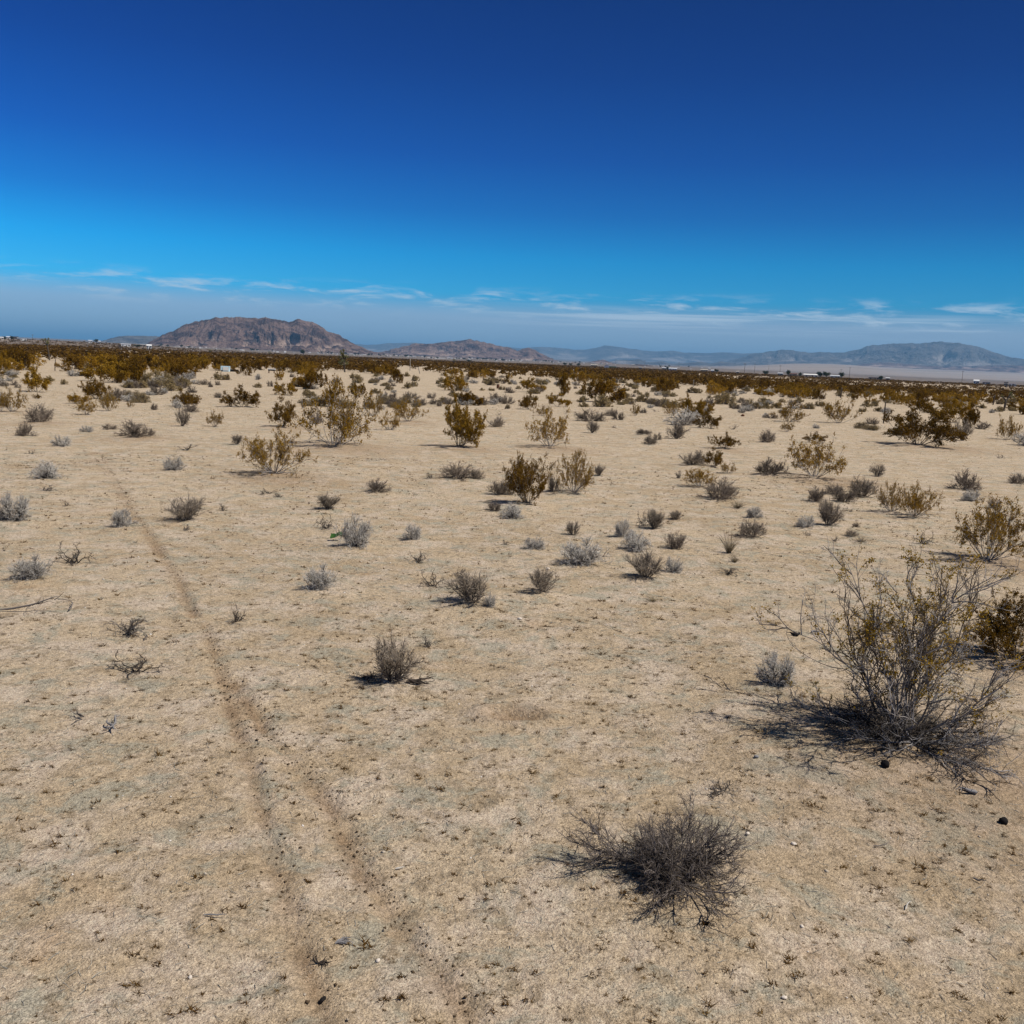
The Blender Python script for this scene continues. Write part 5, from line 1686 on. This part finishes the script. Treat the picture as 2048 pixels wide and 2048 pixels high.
def wood_piece(name, p, length, ang, r, mat, label, seed, bend=.25, lift=.01, n=1, cat='stick', sub=0, spread=.5):
    rng = np.random.default_rng(seed)
    root = None
    g = Geo()
    a = ang + spread * rng.normal(size=n) * (n > 1)
    D = np.stack([np.cos(a), np.sin(a), .10 + .25 * rng.random(n) * (n > 1)], 1)
    S = grow(rng, np.zeros((n, 3)) - np.array([[math.cos(ang), math.sin(ang), 0]]) * length * .45 * (n == 1), D, length * rng.uniform(.6, 1., n) if n > 1 else np.array([length]), 9, bend * .5, -.015)
    S[..., 2] = np.abs(S[..., 2]) * .6 + lift + r * .5
    prof_ = np.array([.6, 1.0, 1.05, .95, .9, .85, .75, .62, .45, .2])
    g.tubes(S, np.full((n, 1), r) * prof_[None], 6, cap=True)
    me_ = g.mesh(name, M[mat])
    if sub:
        root = thing(name, label, cat, (p[0], p[1], gz(p[0], p[1])), 0, (1, 1, 1), 'dead wood on the sand')
        link('limb', me_, root)
        g2 = Geo()
        ib = rng.integers(0, n, sub)
        q, tg = sample(S, ib, rng.uniform(.3, 1., sub))
        B = grow(rng, q, norm(tg + .7 * rng.normal(size=tg.shape)), rng.uniform(.15, .4, sub) * length, 4, .25)
        B[..., 2] = np.abs(B[..., 2]) * .8 + .004
        g2.tubes(B, taper(sub, 5, r * .35, .4, rng), 4)
        link('twigs', g2.mesh('twigs', M[mat]), root)['kind'] = 'stuff'
        return root
    o = link(name, me_)
    o.location = (p[0], p[1], gz(p[0], p[1]))
    return tag(o, label, cat, 'dead wood on the sand')


wood_piece('driftwood', DRIFT, .17, 2.2, .008, 'driftwood', 'pale grey branching driftwood stump on the left sand', 3, .4, .03, 5, 'driftwood', 12, 1.4)
wood_piece('dead_branch', DRIFT2, .18, 2.9, .005, 'dead_bark', 'thin dark twigs beside the grey driftwood', 4, .4, .02, 3, 'branch', 8)
cx, cy = BR_B[0], BR_B[1]
ang = math.atan2(BR_C[1] - BR_A[1], BR_C[0] - BR_A[0])
wood_piece('fallen_branch', (cx, cy), math.hypot(BR_C[0] - BR_A[0], BR_C[1] - BR_A[1]) * 1.05, ang, .011, 'dead_bark', 'long thin fallen branch lying at the left edge', 6, .22, .012, 1, 'branch', 7)
wood_piece('fallen_branch', (.5 * (BR_D[0] + BR_E[0]), .5 * (BR_D[1] + BR_E[1])), math.hypot(BR_D[0] - BR_E[0], BR_D[1] - BR_E[1]), math.atan2(BR_E[1] - BR_D[1], BR_E[0] - BR_D[0]), .008, 'dead_bark', 'short bent branch right of the long fallen branch', 7, .25, .02, 1, 'branch', 4)
wood_piece('bleached_stick', STICK_A, .055, .45, .0045, 'bleached', 'short white stick between the ruts, bottom centre', 8, .05)
wood_piece('bleached_stick', BONE, .09, .7, .0035, 'bleached', 'curved white bone-like stick, bottom right', 9, .35, .01)
wood_piece('driftwood', WOOD_A, .10, .75, .0035, 'driftwood', 'pale splintered driftwood by the ruts, bottom centre', 10, .5, .002, 7, 'driftwood', 22, .45)
wood_piece('driftwood', WOOD_B, .07, .4, .0035, 'black_bark', 'blackened splintered wood below the pale driftwood', 11, .6, .002, 8, 'driftwood', 26, 1.6)
wood_piece('stick', STICK_C, .12, -.12, .004, 'driftwood', 'thin curved grey stick at bottom left', 12, .3)
wood_piece('stick', STICK_D, .11, -.35, .004, 'dead_bark', 'dark thin stick on sand, lower right', 13, .35)
wood_piece('stick', STICK_E, .09, -.7, .005, 'dead_bark', 'dark bent stick near the bottom right corner', 14, .4)
wood_piece('driftwood', WOOD_G, .12, 2.6, .012, 'driftwood', 'grey wood chunk on the reddish sand below the largest bush', 16, .2, .01, 3, 'driftwood', 5, .4)
wood_piece('driftwood', CHUNK, .11, 1.3, .016, 'char', 'black wood stub left of the largest bush', 17, .3, .01, 3, 'driftwood', 4, 1.)
wood_piece('driftwood', CHUNK2, .16, .2, .007, 'driftwood', 'pale thin driftwood beside the black wood stub', 18, .4, .01, 3, 'driftwood', 6, .8)
wood_piece('dead_root', (PLANTS[2][1] + .12, PLANTS[2][2] - .03), .26, -.1, .011, 'black_bark', 'blackened twisted root spreading right of the vase-shaped shrub', 19, .5, .012, 4, 'root', 16, .5)
# green scrap lying in the shade of a silvery shrub
g = Geo()
nx2, ny2 = 9, 6
uu, vv_ = np.meshgrid(np.linspace(-.5, .5, nx2), np.linspace(-.5, .5, ny2))
sc_ = GREEN[2]
zt = .05 + .045 * np.sin(uu * 5) * .5 + .03 * (fbm(uu * 4 + 3, vv_ * 4, 3, 2)) + .05 * (vv_ + .5)
for off in (0, -.006):
    g.add(np.stack([uu * 75 * sc_, vv_ * .10, zt + off], -1).reshape(-1, 3), np.stack([np.arange(nx2 * ny2).reshape(ny2, nx2)[:-1, :-1], np.arange(nx2 * ny2).reshape(ny2, nx2)[:-1, 1:], np.arange(nx2 * ny2).reshape(ny2, nx2)[1:, 1:], np.arange(nx2 * ny2).reshape(ny2, nx2)[1:, :-1]], -1).reshape(-1, 4))
o = link('plastic_scrap', g.mesh('plastic_scrap', M['green_scrap']))
o.location = (GREEN[0], GREEN[1], gz(GREEN[0], GREEN[1]))
tag(o, 'flat green scrap in the shade of the big silvery shrub', 'scrap')


# ------------------------------------------------------------------ fence posts and discarded things on the plain
def post(p, label, mat, lean=0., h=None, wdt=None):
    hh = h or p[3]
    w = wdt or max(.07, p[2] * .9)
    root = thing('fence_post', label, 'post', (p[0], p[1], gz(p[0], p[1]) - .1), 0, (1, 1, 1), 'old fence posts on the plain')
    root.rotation_euler = (0, lean, .3)
    n = 6
    rng = np.random.default_rng(int(abs(p[0]) * 10))
    S = np.stack([np.cumsum(rng.normal(size=n) * .008), np.cumsum(rng.normal(size=n) * .008), np.linspace(0, hh + .1, n)], 1)[None]
    link('shaft', Geo().tubes(S, np.linspace(w / 2, w / 2 * .85, n)[None], 7, cap=True).mesh('post_shaft', M[mat]), root)
    wr = Geo()
    for k in (.45, .8):
        a = np.linspace(0, 2 * PI, 9)
        wr.tubes(np.stack([np.cos(a) * w * .56, np.sin(a) * w * .56, np.full(9, hh * k)], 1)[None], np.full((1, 9), .006), 3)
    link('wire_tie', wr.mesh('wire_tie', M['wire']), root)


post(POST1, 'thin leaning dark post below the pole-like joshua tree', 'post_wood', .06, wdt=.09)
post(POST2, 'tall pale post standing in the brown belt, left of centre', 'post_grey', 0.)
post(POST3, 'short leaning pale post right of the tall pale one', 'post_grey', -.28)
post(POST4, 'short grey post in the brown belt, centre right', 'post_grey', 0.)
post(POST5, 'thin grey post in front of the belt, right of centre', 'post_grey', .03)
post(POST6, 'dark wooden post left of the twin ochre creosotes', 'post_wood', .04)
post(POST7, 'tall dark fence post left of the huge dark creosote', 'post_wood', .03)
post(POST8, 'dark leaning post left of the forked joshua tree', 'post_wood', .12)

# pale blue box: a dented appliance shell on its side
x, y, w, h = BOX
bz = gz(x, y)
b = thing('appliance_shell', 'dented blue-white appliance shell lying at the belt edge, left', 'appliance', (x, y, bz), .15)
g = Geo()
g.add([(-.5 * w, -.3, .14 * h), (-.28 * w, -.3, 0), (.46 * w, -.3, .05 * h), (.5 * w, -.3, h), (-.5 * w, -.3, h), (-.5 * w, .3, .14 * h), (-.28 * w, .3, 0), (.46 * w, .3, .05 * h), (.5 * w, .3, h), (-.5 * w, .3, h)],
      [(0, 4, 9, 5), (3, 4, 9, 8), (2, 3, 8, 7), (1, 2, 7, 6), (0, 1, 6, 5)], [(0, 1, 4), (1, 3, 4), (1, 2, 3), (5, 9, 6), (6, 9, 8), (6, 8, 7)])
link('body', g.mesh('box_body', M['blue_white'], smooth=False), b)
link('door_panel', Geo().box(.06 * w, -.325, .25 * h, .62 * w, .03, .6 * h).mesh('door_panel', M['white'], smooth=False), b)
link('motor_recess', Geo().box(-.36 * w, -.315, .06 * h, .16 * w, .02, .22 * h).mesh('motor_recess', M['black'], smooth=False), b)
link('hinge', Geo().box(.44 * w, -.32, .8 * h, .05 * w, .04, .08 * h).mesh('hinge', M['black'], smooth=False), b)
x, y, w, h = JUNK
j = thing('low_crate', 'low black crate right of the blue-white appliance shell', 'crate', (x, y, gz(x, y)), .1)
link('side', Geo().box(0, -.25, .0, w, .03, h).box(0, .25, 0, w, .03, h).box(-w / 2, 0, 0, .03, .47, h).box(w / 2, 0, 0, .03, .47, h).mesh('crate_sides', M['black'], smooth=False), j)
link('base', Geo().box(0, 0, .004, w - .05, .46, .03).mesh('crate_base', M['post_wood'], smooth=False), j)
x, y, w, h = TROUGH
j = thing('water_trough', 'long black trough on the sand at left', 'trough', (x, y, gz(x, y)), -.05)
link('side', Geo().box(0, -.25, .03, w, .04, h).box(0, .25, .03, w, .04, h).box(-w / 2, 0, .03, .04, .46, h).box(w / 2, 0, .03, .04, .46, h).mesh('trough_sides', M['black'], smooth=False), j)
link('base', Geo().box(0, 0, .034, w - .08, .46, .03).mesh('trough_base', M['black'], smooth=False), j)
for s_ in (-1, 1):
    link('foot', Geo().box(s_ * w * .35, 0, -.03, .08, .5, .06).mesh('trough_foot', M['rust'], smooth=False), j)
x, y, w, h = STAND
j = thing('feed_stand', 'small stand with a white top and rusty legs', 'stand', (x, y, gz(x, y)), .05)
link('top', Geo().box(0, 0, h * .84, w, .6, h * .16).mesh('stand_top', M['white'], smooth=False), j)
link('tray', Geo().box(0, 0, h * .55, w * .86, .52, h * .285).mesh('stand_tray', M['black'], smooth=False), j)
for sx_ in (-1, 1):
    for sy_ in (-1, 1):
        link('leg', Geo().box(sx_ * w * .36, sy_ * .2, -.02, .06, .06, h * .565).mesh('stand_leg', M['rust'], smooth=False), j)
x, y, w, h = REDBOX
j = thing('rusty_drum', 'small rusty drum on the sand right of the egg-shaped creosote', 'drum', (x, y, gz(x, y)))
an = np.array([0, .1, .33, .36, .39, .64, .67, .70, .95, 1.]) * h
rd = np.array([.5, .5, .5, .54, .5, .5, .54, .5, .5, .5]) * w
link('body', Geo().tubes(np.stack([an * 0, an * 0, an - .02], 1)[None], rd[None], 14, cap=True).mesh('drum_body', M['rust']), j)
link('lid', Geo().tubes(np.array([[(0, 0, h - .02), (0, 0, h + .01)]], float), np.full((1, 2), w * .46), 14, cap=True).mesh('drum_lid', M['black']), j)
x, y, w, h = RUST
o = link('scrap_metal', lump(41, w, w * .6, h * 1.2, 14, .4).mesh('scrap_metal', M['rust'], smooth=False))
o.location = (x, y, gz(x, y))
tag(o, 'crumpled rusty scrap among the small shrubs at right', 'scrap')
x, y, w, h = DSTUB
wood_piece('dead_stump', (x, y), h * 1.3, .6, .16, 'black_bark', 'dark broken stump at the belt edge behind the huge creosote', 21, .3, .05, 4, 'stump', 10, 1.5)


# ------------------------------------------------------------------ joshua trees
def rosette(c, axis_, rad, seed, n=70):
    rng = np.random.default_rng(seed)
    ax = norm(np.array(axis_, float))
    d = norm(rng.normal(size=(n, 3)) + ax * .8)
    c0 = np.array(c)[None] + ax[None] * rng.uniform(-.5, .5, (n, 1)) * rad
    L = rad * rng.uniform(.8, 1.25, n)[:, None]
    s_ = norm(np.cross(d, rng.normal(size=(n, 3)))) * rad * .085
    V = np.stack([c0 - s_, c0 + s_, c0 + d * L], 1)
    return Geo().add(V.reshape(-1, 3), None, np.arange(n * 3).reshape(-1, 3), np.repeat(rng.random(n), 3))


def joshua(p, label, trunk, limbs, trunk_r, rad, seed):
    root = thing('joshua_tree', label, 'tree', (p[0], p[1], gz(p[0], p[1]) - .05), 0, (1, 1, 1), 'joshua trees on the plain')
    T = np.array(trunk, float)
    link('trunk', Geo().tubes(T[None], np.linspace(trunk_r, trunk_r * .75, len(T))[None], 8, cap=True).mesh('joshua_trunk', M['joshua_trunk']), root)
    for i, L in enumerate(limbs):
        L = np.array(L, float)
        br = link('limb', Geo().tubes(L[None], np.linspace(trunk_r * .62, trunk_r * .5, len(L))[None], 7, cap=True).mesh('joshua_limb', M['joshua_trunk']), root)
        tip = L[-1] - L[-2]
        link('leaf_head', rosette(L[-1], tip, rad * (.85 + .3 * ((i * 37) % 10) / 10), seed + i).mesh('leaf_head', M['joshua'], smooth=False), br)


H_ = JOSH_A[3]
rj = np.random.default_rng(3)
limbs = []
for i in range(24):
    hb = H_ * rj.uniform(.32, .72)
    a = rj.uniform(0, 2 * PI)
    out = rj.uniform(.3, .9) * (1.15 - (hb / H_ - .3))
    up_ = rj.uniform(.05, .75)
    p0 = np.array([.06 * H_ * math.cos(a) * 0, 0, hb])
    p1 = p0 + np.array([math.cos(a) * out * .6, math.sin(a) * out * .6, up_ * .35])
    p2 = p1 + np.array([math.cos(a) * out * .55, math.sin(a) * out * .55, up_ * .75 - (.15 if i % 4 == 0 else 0)])
    limbs.append([p0, p1, p2])
limbs.append([(0, 0, H_ * .7), (.05, 0, H_ * .85), (-.02, 0, H_ * .96)])
joshua(JOSH_A, 'bushy joshua tree with many spiky heads below the large hill', [(0.25, 0, 0), (.1, 0, H_ * .3), (0, 0, H_ * .55), (0, 0, H_ * .72)], limbs, .16, .34, 100)
limbs = []
for a, out, z0, z1 in ((-.2, -.85, .72, .96), (.3, -.35, .75, .97), (1.5, .1, .74, .98), (.2, .05, .62, .86), (-2, .25, .60, .80)):
    limbs.append([(-.26, 0, JOSH_B[3] * z0), (-.26 + out * .55, .2 * math.sin(a), JOSH_B[3] * (z0 + z1) / 2), (-.26 + out * .9, .3 * math.sin(a), JOSH_B[3] * z1)])
joshua(JOSH_B, 'pole-like joshua tree with few heads standing above the left belt', [(.1, 0, 0), (-.05, 0, JOSH_B[3] * .4), (-.26, 0, JOSH_B[3] * .76)], limbs, .15, .30, 200)
h_ = JOSH_C[3]
limbs = [[(.05, 0, h_ * .6), (-.18, .05, h_ * .72), (-.36, .05, h_ * .80)], [(.05, 0, h_ * .6), (.28, 0, h_ * .78), (.46, .05, h_ * .95)], [(.25, 0, h_ * .74), (.42, -.1, h_ * .78), (.58, -.1, h_ * .80)]]
joshua(JOSH_C, 'dark forked joshua tree near the right edge', [(-.05, 0, 0), (0, 0, h_ * .3), (.06, 0, h_ * .64)], limbs, .13, .24, 300)
for key, lab, hh in (('J1', 'small forked joshua tree before the town, centre left', 3.6), ('J2', 'small yellowish joshua tree below the large hill', 3.4), ('J3', 'tiny dark joshua tree far out in the belt, left', 3.2)):
    x, y = FAR[key][:2]
    limbs = []
    for i in range(7):
        a = i * 2.4
        limbs.append([(0, 0, hh * .5), (math.cos(a) * .35, math.sin(a) * .35, hh * (.62 + .03 * i)), (math.cos(a) * .7, math.sin(a) * .7, hh * (.70 + .045 * i))])
    joshua((x, y), lab, [(0, 0, 0), (.05, 0, hh * .3), (0, 0, hh * .55)], limbs, .17, .42, 400 + ord(key[1]) * 10)


# ------------------------------------------------------------------ houses, trees and poles on the plain
def gable(w, d, h, rise, over=.3):
    g = Geo()
    a, b = w / 2 + over, d / 2 + over
    V = [(-a, -b, h), (a, -b, h), (a, b, h), (-a, b, h), (-a, 0, h + rise), (a, 0, h + rise)]
    V += [(x_, y_, z_ - .15) for x_, y_, z_ in V]
    g.add(V, [(0, 1, 5, 4), (2, 3, 4, 5), (7, 6, 10, 11), (9, 8, 11, 10), (0, 6, 7, 1), (2, 8, 9, 3), (0, 4, 10, 6), (4, 3, 9, 10), (1, 7, 11, 5), (5, 11, 8, 2)])
    return g


def house(key, label, w, d, h, wall, roof, rise=.9, rz=0., name='house', cat='house', flat=False, grp='houses scattered on the plain'):
    x, y = FAR[key][:2]
    face = -math.atan2(x, y)
    root = thing(name, label, cat, (x, y, gz(x, y) - .1), face + rz, (1, 1, 1), grp)
    g = Geo().box(0, 0, 0, w, d, h)
    if not flat:
        g.add([(-w / 2, -d / 2, h), (-w / 2, d / 2, h), (-w / 2, 0, h + rise), (w / 2, -d / 2, h), (w / 2, d / 2, h), (w / 2, 0, h + rise)], None, [(0, 2, 1), (3, 4, 5)])
    link('wall', g.mesh('house_wall', M[wall], smooth=False), root)
    if flat:
        link('roof', Geo().box(0, 0, h + .003, w + .5, d + .5, .22).mesh('house_roof', M[roof], smooth=False), root)
    else:
        link('roof', gable(w, d, h + .16, rise).mesh('house_roof', M[roof], smooth=False), root)
    link('door', Geo().box(w * .08, -d / 2 - .02, .1, .95, .06, min(2.05, h - .2)).mesh('house_door', M['post_wood'], smooth=False), root)
    for k in (-.32, .32):
        wo = link('window', Geo().box(w * k, -d / 2 - .015, h * .42, 1.3, .05, h * .36).mesh('house_window', M['glass'], smooth=False), root)
        link('sill', Geo().box(w * k, -d / 2 - .05, h * .42 - .08, 1.5, .12, .07).mesh('house_sill', M['white'], smooth=False), wo)
    return root


house('H1', 'small white house on the left skyline', 5, 5, 3.0, 'white', 'tin_roof')
house('H2', 'long dark-roofed house on the left skyline', 12, 7, 2.6, 'post_wood', 'dark_roof', 1.4)
house('H3', 'pale house cut by the left edge above the belt', 7, 5, 3.2, 'cream', 'tin_roof')
house('H4', 'tiny white shed between dark trees at the far left', 1.6, 1.6, 3., 'white', 'tin_roof', .3, name='shed', cat='shed')
house('H5', 'white trailer right of the two dark trees at far left', 6.5, 2.6, 3.2, 'white', 'tin_roof', flat=True, name='trailer', cat='trailer')
house('H6', 'tiny white box house left of the dark bush at left', 2.4, 2.4, 2.6, 'white', 'grey_roof', .4)
house('H7', 'small white house just left of the dark bush at left', 5, 4, 3.2, 'white', 'tin_roof', .8)
house('H8', 'small white hut just right of the dark bush at left', 3.2, 3, 3.2, 'white', 'tin_roof', .7)
house('H9', 'long white mobile home with shadowed carport, left', 10.5, 4, 3.0, 'white', 'tin_roof', .5)
house('H10', 'grey-roofed house beside a dark hedge below the hill', 5.5, 5, 3.2, 'tanwall', 'grey_roof', .9)
house('H11', 'bright white domed shed at the foot of the hill, left', 5, 4.5, 3.4, 'white', 'white', 1.2, name='shed', cat='shed')
house('K1', 'bright white gabled house beside a green shed, centre right', 5.6, 5, 3.2, 'white', 'white', 1.5, 1.57)
house('K2', 'low green shed beside the bright white gabled house', 9, 4, 2.8, 'green_wall', 'tin_roof', .4, flat=True, name='shed', cat='shed')
house('K3', 'small pale building left end of the white roof group', 10, 5, 3.2, 'tanwall', 'tin_roof', .8)
house('K4', 'row of white roofs behind a dark tree, centre right', 9, 5, 3.0, 'white', 'tin_roof', .9)
house('K5', 'low pale roof left of the bright white gabled house', 11, 5, 3.2, 'tanwall', 'cream', .7)
house('K6', 'pale low hut in the belt right of the green shed', 4, 3, 2.6, 'tanwall', 'grey_roof', .7, name='hut', cat='hut')
house('N10', 'low pale roof far out right of centre', 11, 5, 3., 'tanwall', 'cream', .8)
house('N11', 'small white roof next to a dark tree, right of centre', 4, 4, 2.8, 'white', 'tin_roof', .8)
house('N12', 'tiny white shack left of the utility poles', 2.6, 2.6, 2.8, 'white', 'cream', .6, name='shack', cat='shack')
house('N1', 'small pale house left of the dark tree group at right', 5, 4, 2.8, 'cream', 'tin_roof', .6)
house('N13', 'tan house with an orange-brown wall under the dark tree', 7, 4, 2.6, 'tanwall', 'rust', .7)
house('N2', 'long white-roofed house in front of the dark tree group', 13, 5, 2.5, 'cream', 'white', .8)
house('N3', 'low white roof beside a tall green tree at right', 9, 5, 2.4, 'cream', 'tin_roof', .7)
house('N4', 'long flat white roof left of a pale tree at right', 9.5, 5, 2.7, 'tanwall', 'white', .5, flat=True)
house('N5', 'tiny pale hut right of the pale tree', 3, 3, 2.5, 'cream', 'tin_roof', .5, name='hut', cat='hut')
house('N6', 'white house on the dirt clearing near the right edge', 5, 4, 3.4, 'white', 'white', 1.2)
house('N7', 'grey trailer on the dirt clearing near the right edge', 6.5, 2.6, 2.7, 'cream', 'tin_roof', flat=True, name='trailer', cat='trailer')
house('N8', 'tiny white hut above the forked joshua tree', 2.2, 2.2, 2.4, 'white', 'dark_roof', .9, name='hut', cat='hut')
house('N9', 'low white wall-like roof right of the tiny white hut', 5, 2.5, 2.2, 'white', 'white', flat=True, name='shed', cat='shed')

# the town at the foot of the hills: each house one small mesh
HV = []
for i in range(7):
    w, d, h = ((11, 7, 3.1), (8, 6, 3.4), (14, 6, 3.0), (9, 9, 3.6), (6, 5, 3.2), (18, 8, 3.6), (7, 7, 4.2))[i]
    g = Geo().box(0, 0, 0, w, d, h)
    g.add([(-w / 2, -d / 2, h), (-w / 2, d / 2, h), (-w / 2, 0, h + 1.3), (w / 2, -d / 2, h), (w / 2, d / 2, h), (w / 2, 0, h + 1.3)], None, [(0, 2, 1), (3, 4, 5)])
    nq = 6
    gr = gable(w, d, h + .16, 1.3)
    nr = len(gr.Q[0])
    V0, Q0 = gr.V[0], gr.Q[0]
    g.add(V0, Q0)
    mi = [0] * nq + [1] * nr + [0] * 2
    HV.append(g.mesh('town_house', None, False, [M[('white', 'cream', 'white', 'tanwall', 'white', 'cream', 'white')[i]], M[('tin_roof', 'grey_roof', 'white', 'grey_roof', 'tin_roof', 'tin_roof', 'white')[i]]], mi))
rt_ = random.Random(8)
for (x, y, z) in TOWN:
    o = link('town_house', HV[rt_.randrange(7)])
    o.location = (x, y, gz(x, y) - .3)
    o.rotation_euler = (0, 0, -math.atan2(x, y) + rt_.choice((0, 0, 1.57)) + rt_.uniform(-.3, .3))
    s_ = rt_.uniform(.45, .85)
    o.scale = (s_, s_, s_)
    tag(o, 'tiny pale house of the far town under the hills', 'house', 'houses of the far town')


def tree_mesh(seed, n, lsz, asp=1.0):
    rng = np.random.default_rng(seed)
    tr, cr_ = Geo(), Geo()
    S = grow(rng, np.zeros((1, 3)), np.array([[0, 0, 1.]]), np.array([.55]), 5, .06, .1)
    tr.tubes(S, np.linspace(.05, .025, 6)[None], 6)
    B = grow(rng, np.repeat(S[:, 3], 8, 0), dirs(rng, 8, R(25), R(75)), rng.uniform(.25, .42, 8), 4, .12, .05)
    tr.tubes(B, taper(8, 5, .018, .4, rng), 4)
    lob = np.concatenate([B[:, 2], B[:, 4], S[:, 5]])
    c = lob[rng.integers(0, len(lob), n)] + norm(rng.normal(size=(n, 3))) * (rng.random((n, 1)) ** .5) * .17 * np.array([asp, asp, 1])
    c[:, 2] = np.maximum(c[:, 2], .12)
    cr_.leaves(c, rng, lsz, 1.5)
    fit([tr, cr_])
    return tr.mesh('tree_trunk', M['bark']), cr_.mesh('tree_crown', M['tree_leaf'])


TM = [tree_mesh(60 + i, 900, .075) for i in range(4)]


def tree(key, label, w, h, i, grp='dark trees among the houses'):
    x, y = FAR[key][:2]
    w, h = w * 1.15, h * 1.25
    root = thing('tree', label, 'tree', (x, y, gz(x, y) - .1), i * 1.7, (w, w, h), grp)
    link('trunk', TM[i % 4][0], root)
    link('crown', TM[i % 4][1], root)


for i, (k, lab, w, h) in enumerate((('T1', 'left of two dark round trees at the far left', 5.5, 4.0), ('T2', 'right of two dark round trees at the far left', 4.4, 4.6), ('T3', 'dark tree between two white huts on the left', 5, 5.2), ('T4', 'dark low hedge-like tree left of the grey-roofed house', 7, 2.8),
        ('T5', 'dark tree poking above the tan house at right', 5.5, 5.2), ('T6', 'left dark tree behind the long white-roofed house', 6.5, 4.6), ('T7', 'right dark tree behind the long white-roofed house', 5.5, 4.8), ('T8', 'tall green tree beside the low white roof at right', 4.2, 5.0), ('T9', 'pale tree right of the long flat white roof', 5, 3.4),
        ('T10', 'dark tree behind the row of white roofs', 5, 4.2), ('T11', 'dark double tree next to the small white roof', 5, 3.8), ('T12', 'dark tree right of the tall utility poles', 5, 4.0), ('T13', 'small dark tree left of the long white-roofed house', 3.4, 3.6), ('T14', 'lower dark bush left of the long white-roofed house', 3, 2.6),
        ('T15', 'left dark tree of three at the foot of the pointed hill', 5, 4.5), ('T16', 'middle dark tree of three at the foot of the pointed hill', 5, 4), ('T17', 'right dark tree of three at the foot of the pointed hill', 5.5, 4.5), ('T18', 'dark round tree under the large hill left of the bushy joshua tree', 9, 7), ('T19', 'dark bush right of the small forked joshua tree', 5, 3.2))):
    tree(k, lab, w, h, i)
rtt = random.Random(21)
for i in range(70):
    x, y, z = TOWN[rtt.randrange(len(TOWN))]
    x += rtt.uniform(-70, 70)
    y += rtt.uniform(-60, 60)
    root = thing('tree', 'tiny dark tree among the houses of the far town', 'tree', (x, y, gz(x, y) - .2), i, (rtt.uniform(7, 12),) * 2 + (rtt.uniform(5, 9),), 'trees of the far town')
    link('trunk', TM[i % 4][0], root)
    link('crown', TM[i % 4][1], root)


def pole(key, label, h, arms=1):
    x, y = FAR[key][:2]
    z = gz(x, y) - .3
    h *= 1.6
    root = thing('utility_pole', label, 'pole', (x, y, z), -math.atan2(x, y) + .25, (1, 1, 1), 'utility poles on the plain')
    link('mast', Geo().tubes(np.array([[(0, 0, 0), (0, 0, h * .5), (0, 0, h)]], float), np.array([[.19, .17, .13]]), 8, cap=True).mesh('mast', M['post_wood']), root)
    for k in range(arms):
        ca = link('crossarm', Geo().box(0, -.17, h - .55 - k * 1.1, 2.6, .13, .16).mesh('crossarm', M['post_wood'], smooth=False), root)
        for q in (-1.15, -.5, .5, 1.15):
            link('insulator', Geo().tubes(np.array([[(q, -.17, h - .388 - k * 1.1), (q, -.17, h - .2 - k * 1.1)]], float), np.array([[.06, .04]]), 6, cap=True).mesh('insulator', M['stone_grey']), ca)
    return root


for k, lab, h, n in (('P1', 'lone utility pole left of the pole-like joshua tree', 6.0, 1), ('P2', 'utility pole before the pointed hill, centre', 7, 1), ('P3', 'tall utility pole right of the bright white gabled house', 9.5, 1), ('P4', 'second utility pole right of the bright white gabled house', 9.5, 1),
        ('P5', 'left and nearer of the two tall utility poles', 7.2, 2), ('P6', 'right of the two tall utility poles, with a wide crossarm', 9.0, 1), ('P7', 'tall utility pole right of the green tree', 8.2, 1), ('P8', 'lone utility pole above the dirt clearing at right', 8.4, 1), ('P9', 'thin utility pole left of the tan house', 8.0, 1), ('P10', 'utility pole hidden partly by the tall green tree', 6.5, 1), ('P11', 'thin distant utility pole right of the white roof row', 9, 1), ('P12', 'thin distant utility pole left of the dark tree group', 9, 1)):
    pole(k, lab, h, n)


def wire(a, b, h, label, sag=1.0):
    (xa, ya), (xb, yb) = FAR[a][:2], FAR[b][:2]
    za, zb = gz(xa, ya) + h[0], gz(xb, yb) + h[1]
    q = np.linspace(0, 1, 24)
    P = np.stack([xa + (xb - xa) * q, ya + (yb - ya) * q, za + (zb - za) * q - sag * 4 * q * (1 - q)], 1)
    tag(link('power_line', Geo().tubes(P[None], np.full((1, 24), .022), 4).mesh('power_line', M['wire'])), label, 'power line', 'power lines')


wire('P6', 'P12', (13.6, 13.6), 'thin power line from the wide-armed pole to the next')
wire('P12', 'P7', (13.6, 12.4), 'thin power line reaching the pole right of the green tree')
wire('P7', 'P8', (12.4, 12.6), 'thin power line running to the lone right pole')

# ------------------------------------------------------------------ air: one closed box of thin haze round everything
hm = bpy.data.materials.new('haze')
hm.use_nodes = True
ht = hm.node_tree
ht.nodes.remove(ht.nodes['Principled BSDF'])
pv = ht.nodes.new('ShaderNodeVolumePrincipled')
pv.inputs['Color'].default_value = (.24, .60, 1.0, 1)
pv.inputs['Density'].default_value = 5.4e-5
pv.inputs['Anisotropy'].default_value = 0.0
ht.links.new(pv.outputs[0], ht.nodes['Material Output'].inputs['Volume'])
top_z = max(max(q[2] for q in L) for L in (HILL_A, HILL_G, HILL_R, HILL_B, HILL_L)) + 40.
hb = link('haze', Geo().box(0, 0, -12, 190000, 190000, top_z + 12).mesh('haze', hm, smooth=False))
tag(hb, 'thin pale blue haze over the whole plain', 'haze', kind='stuff')
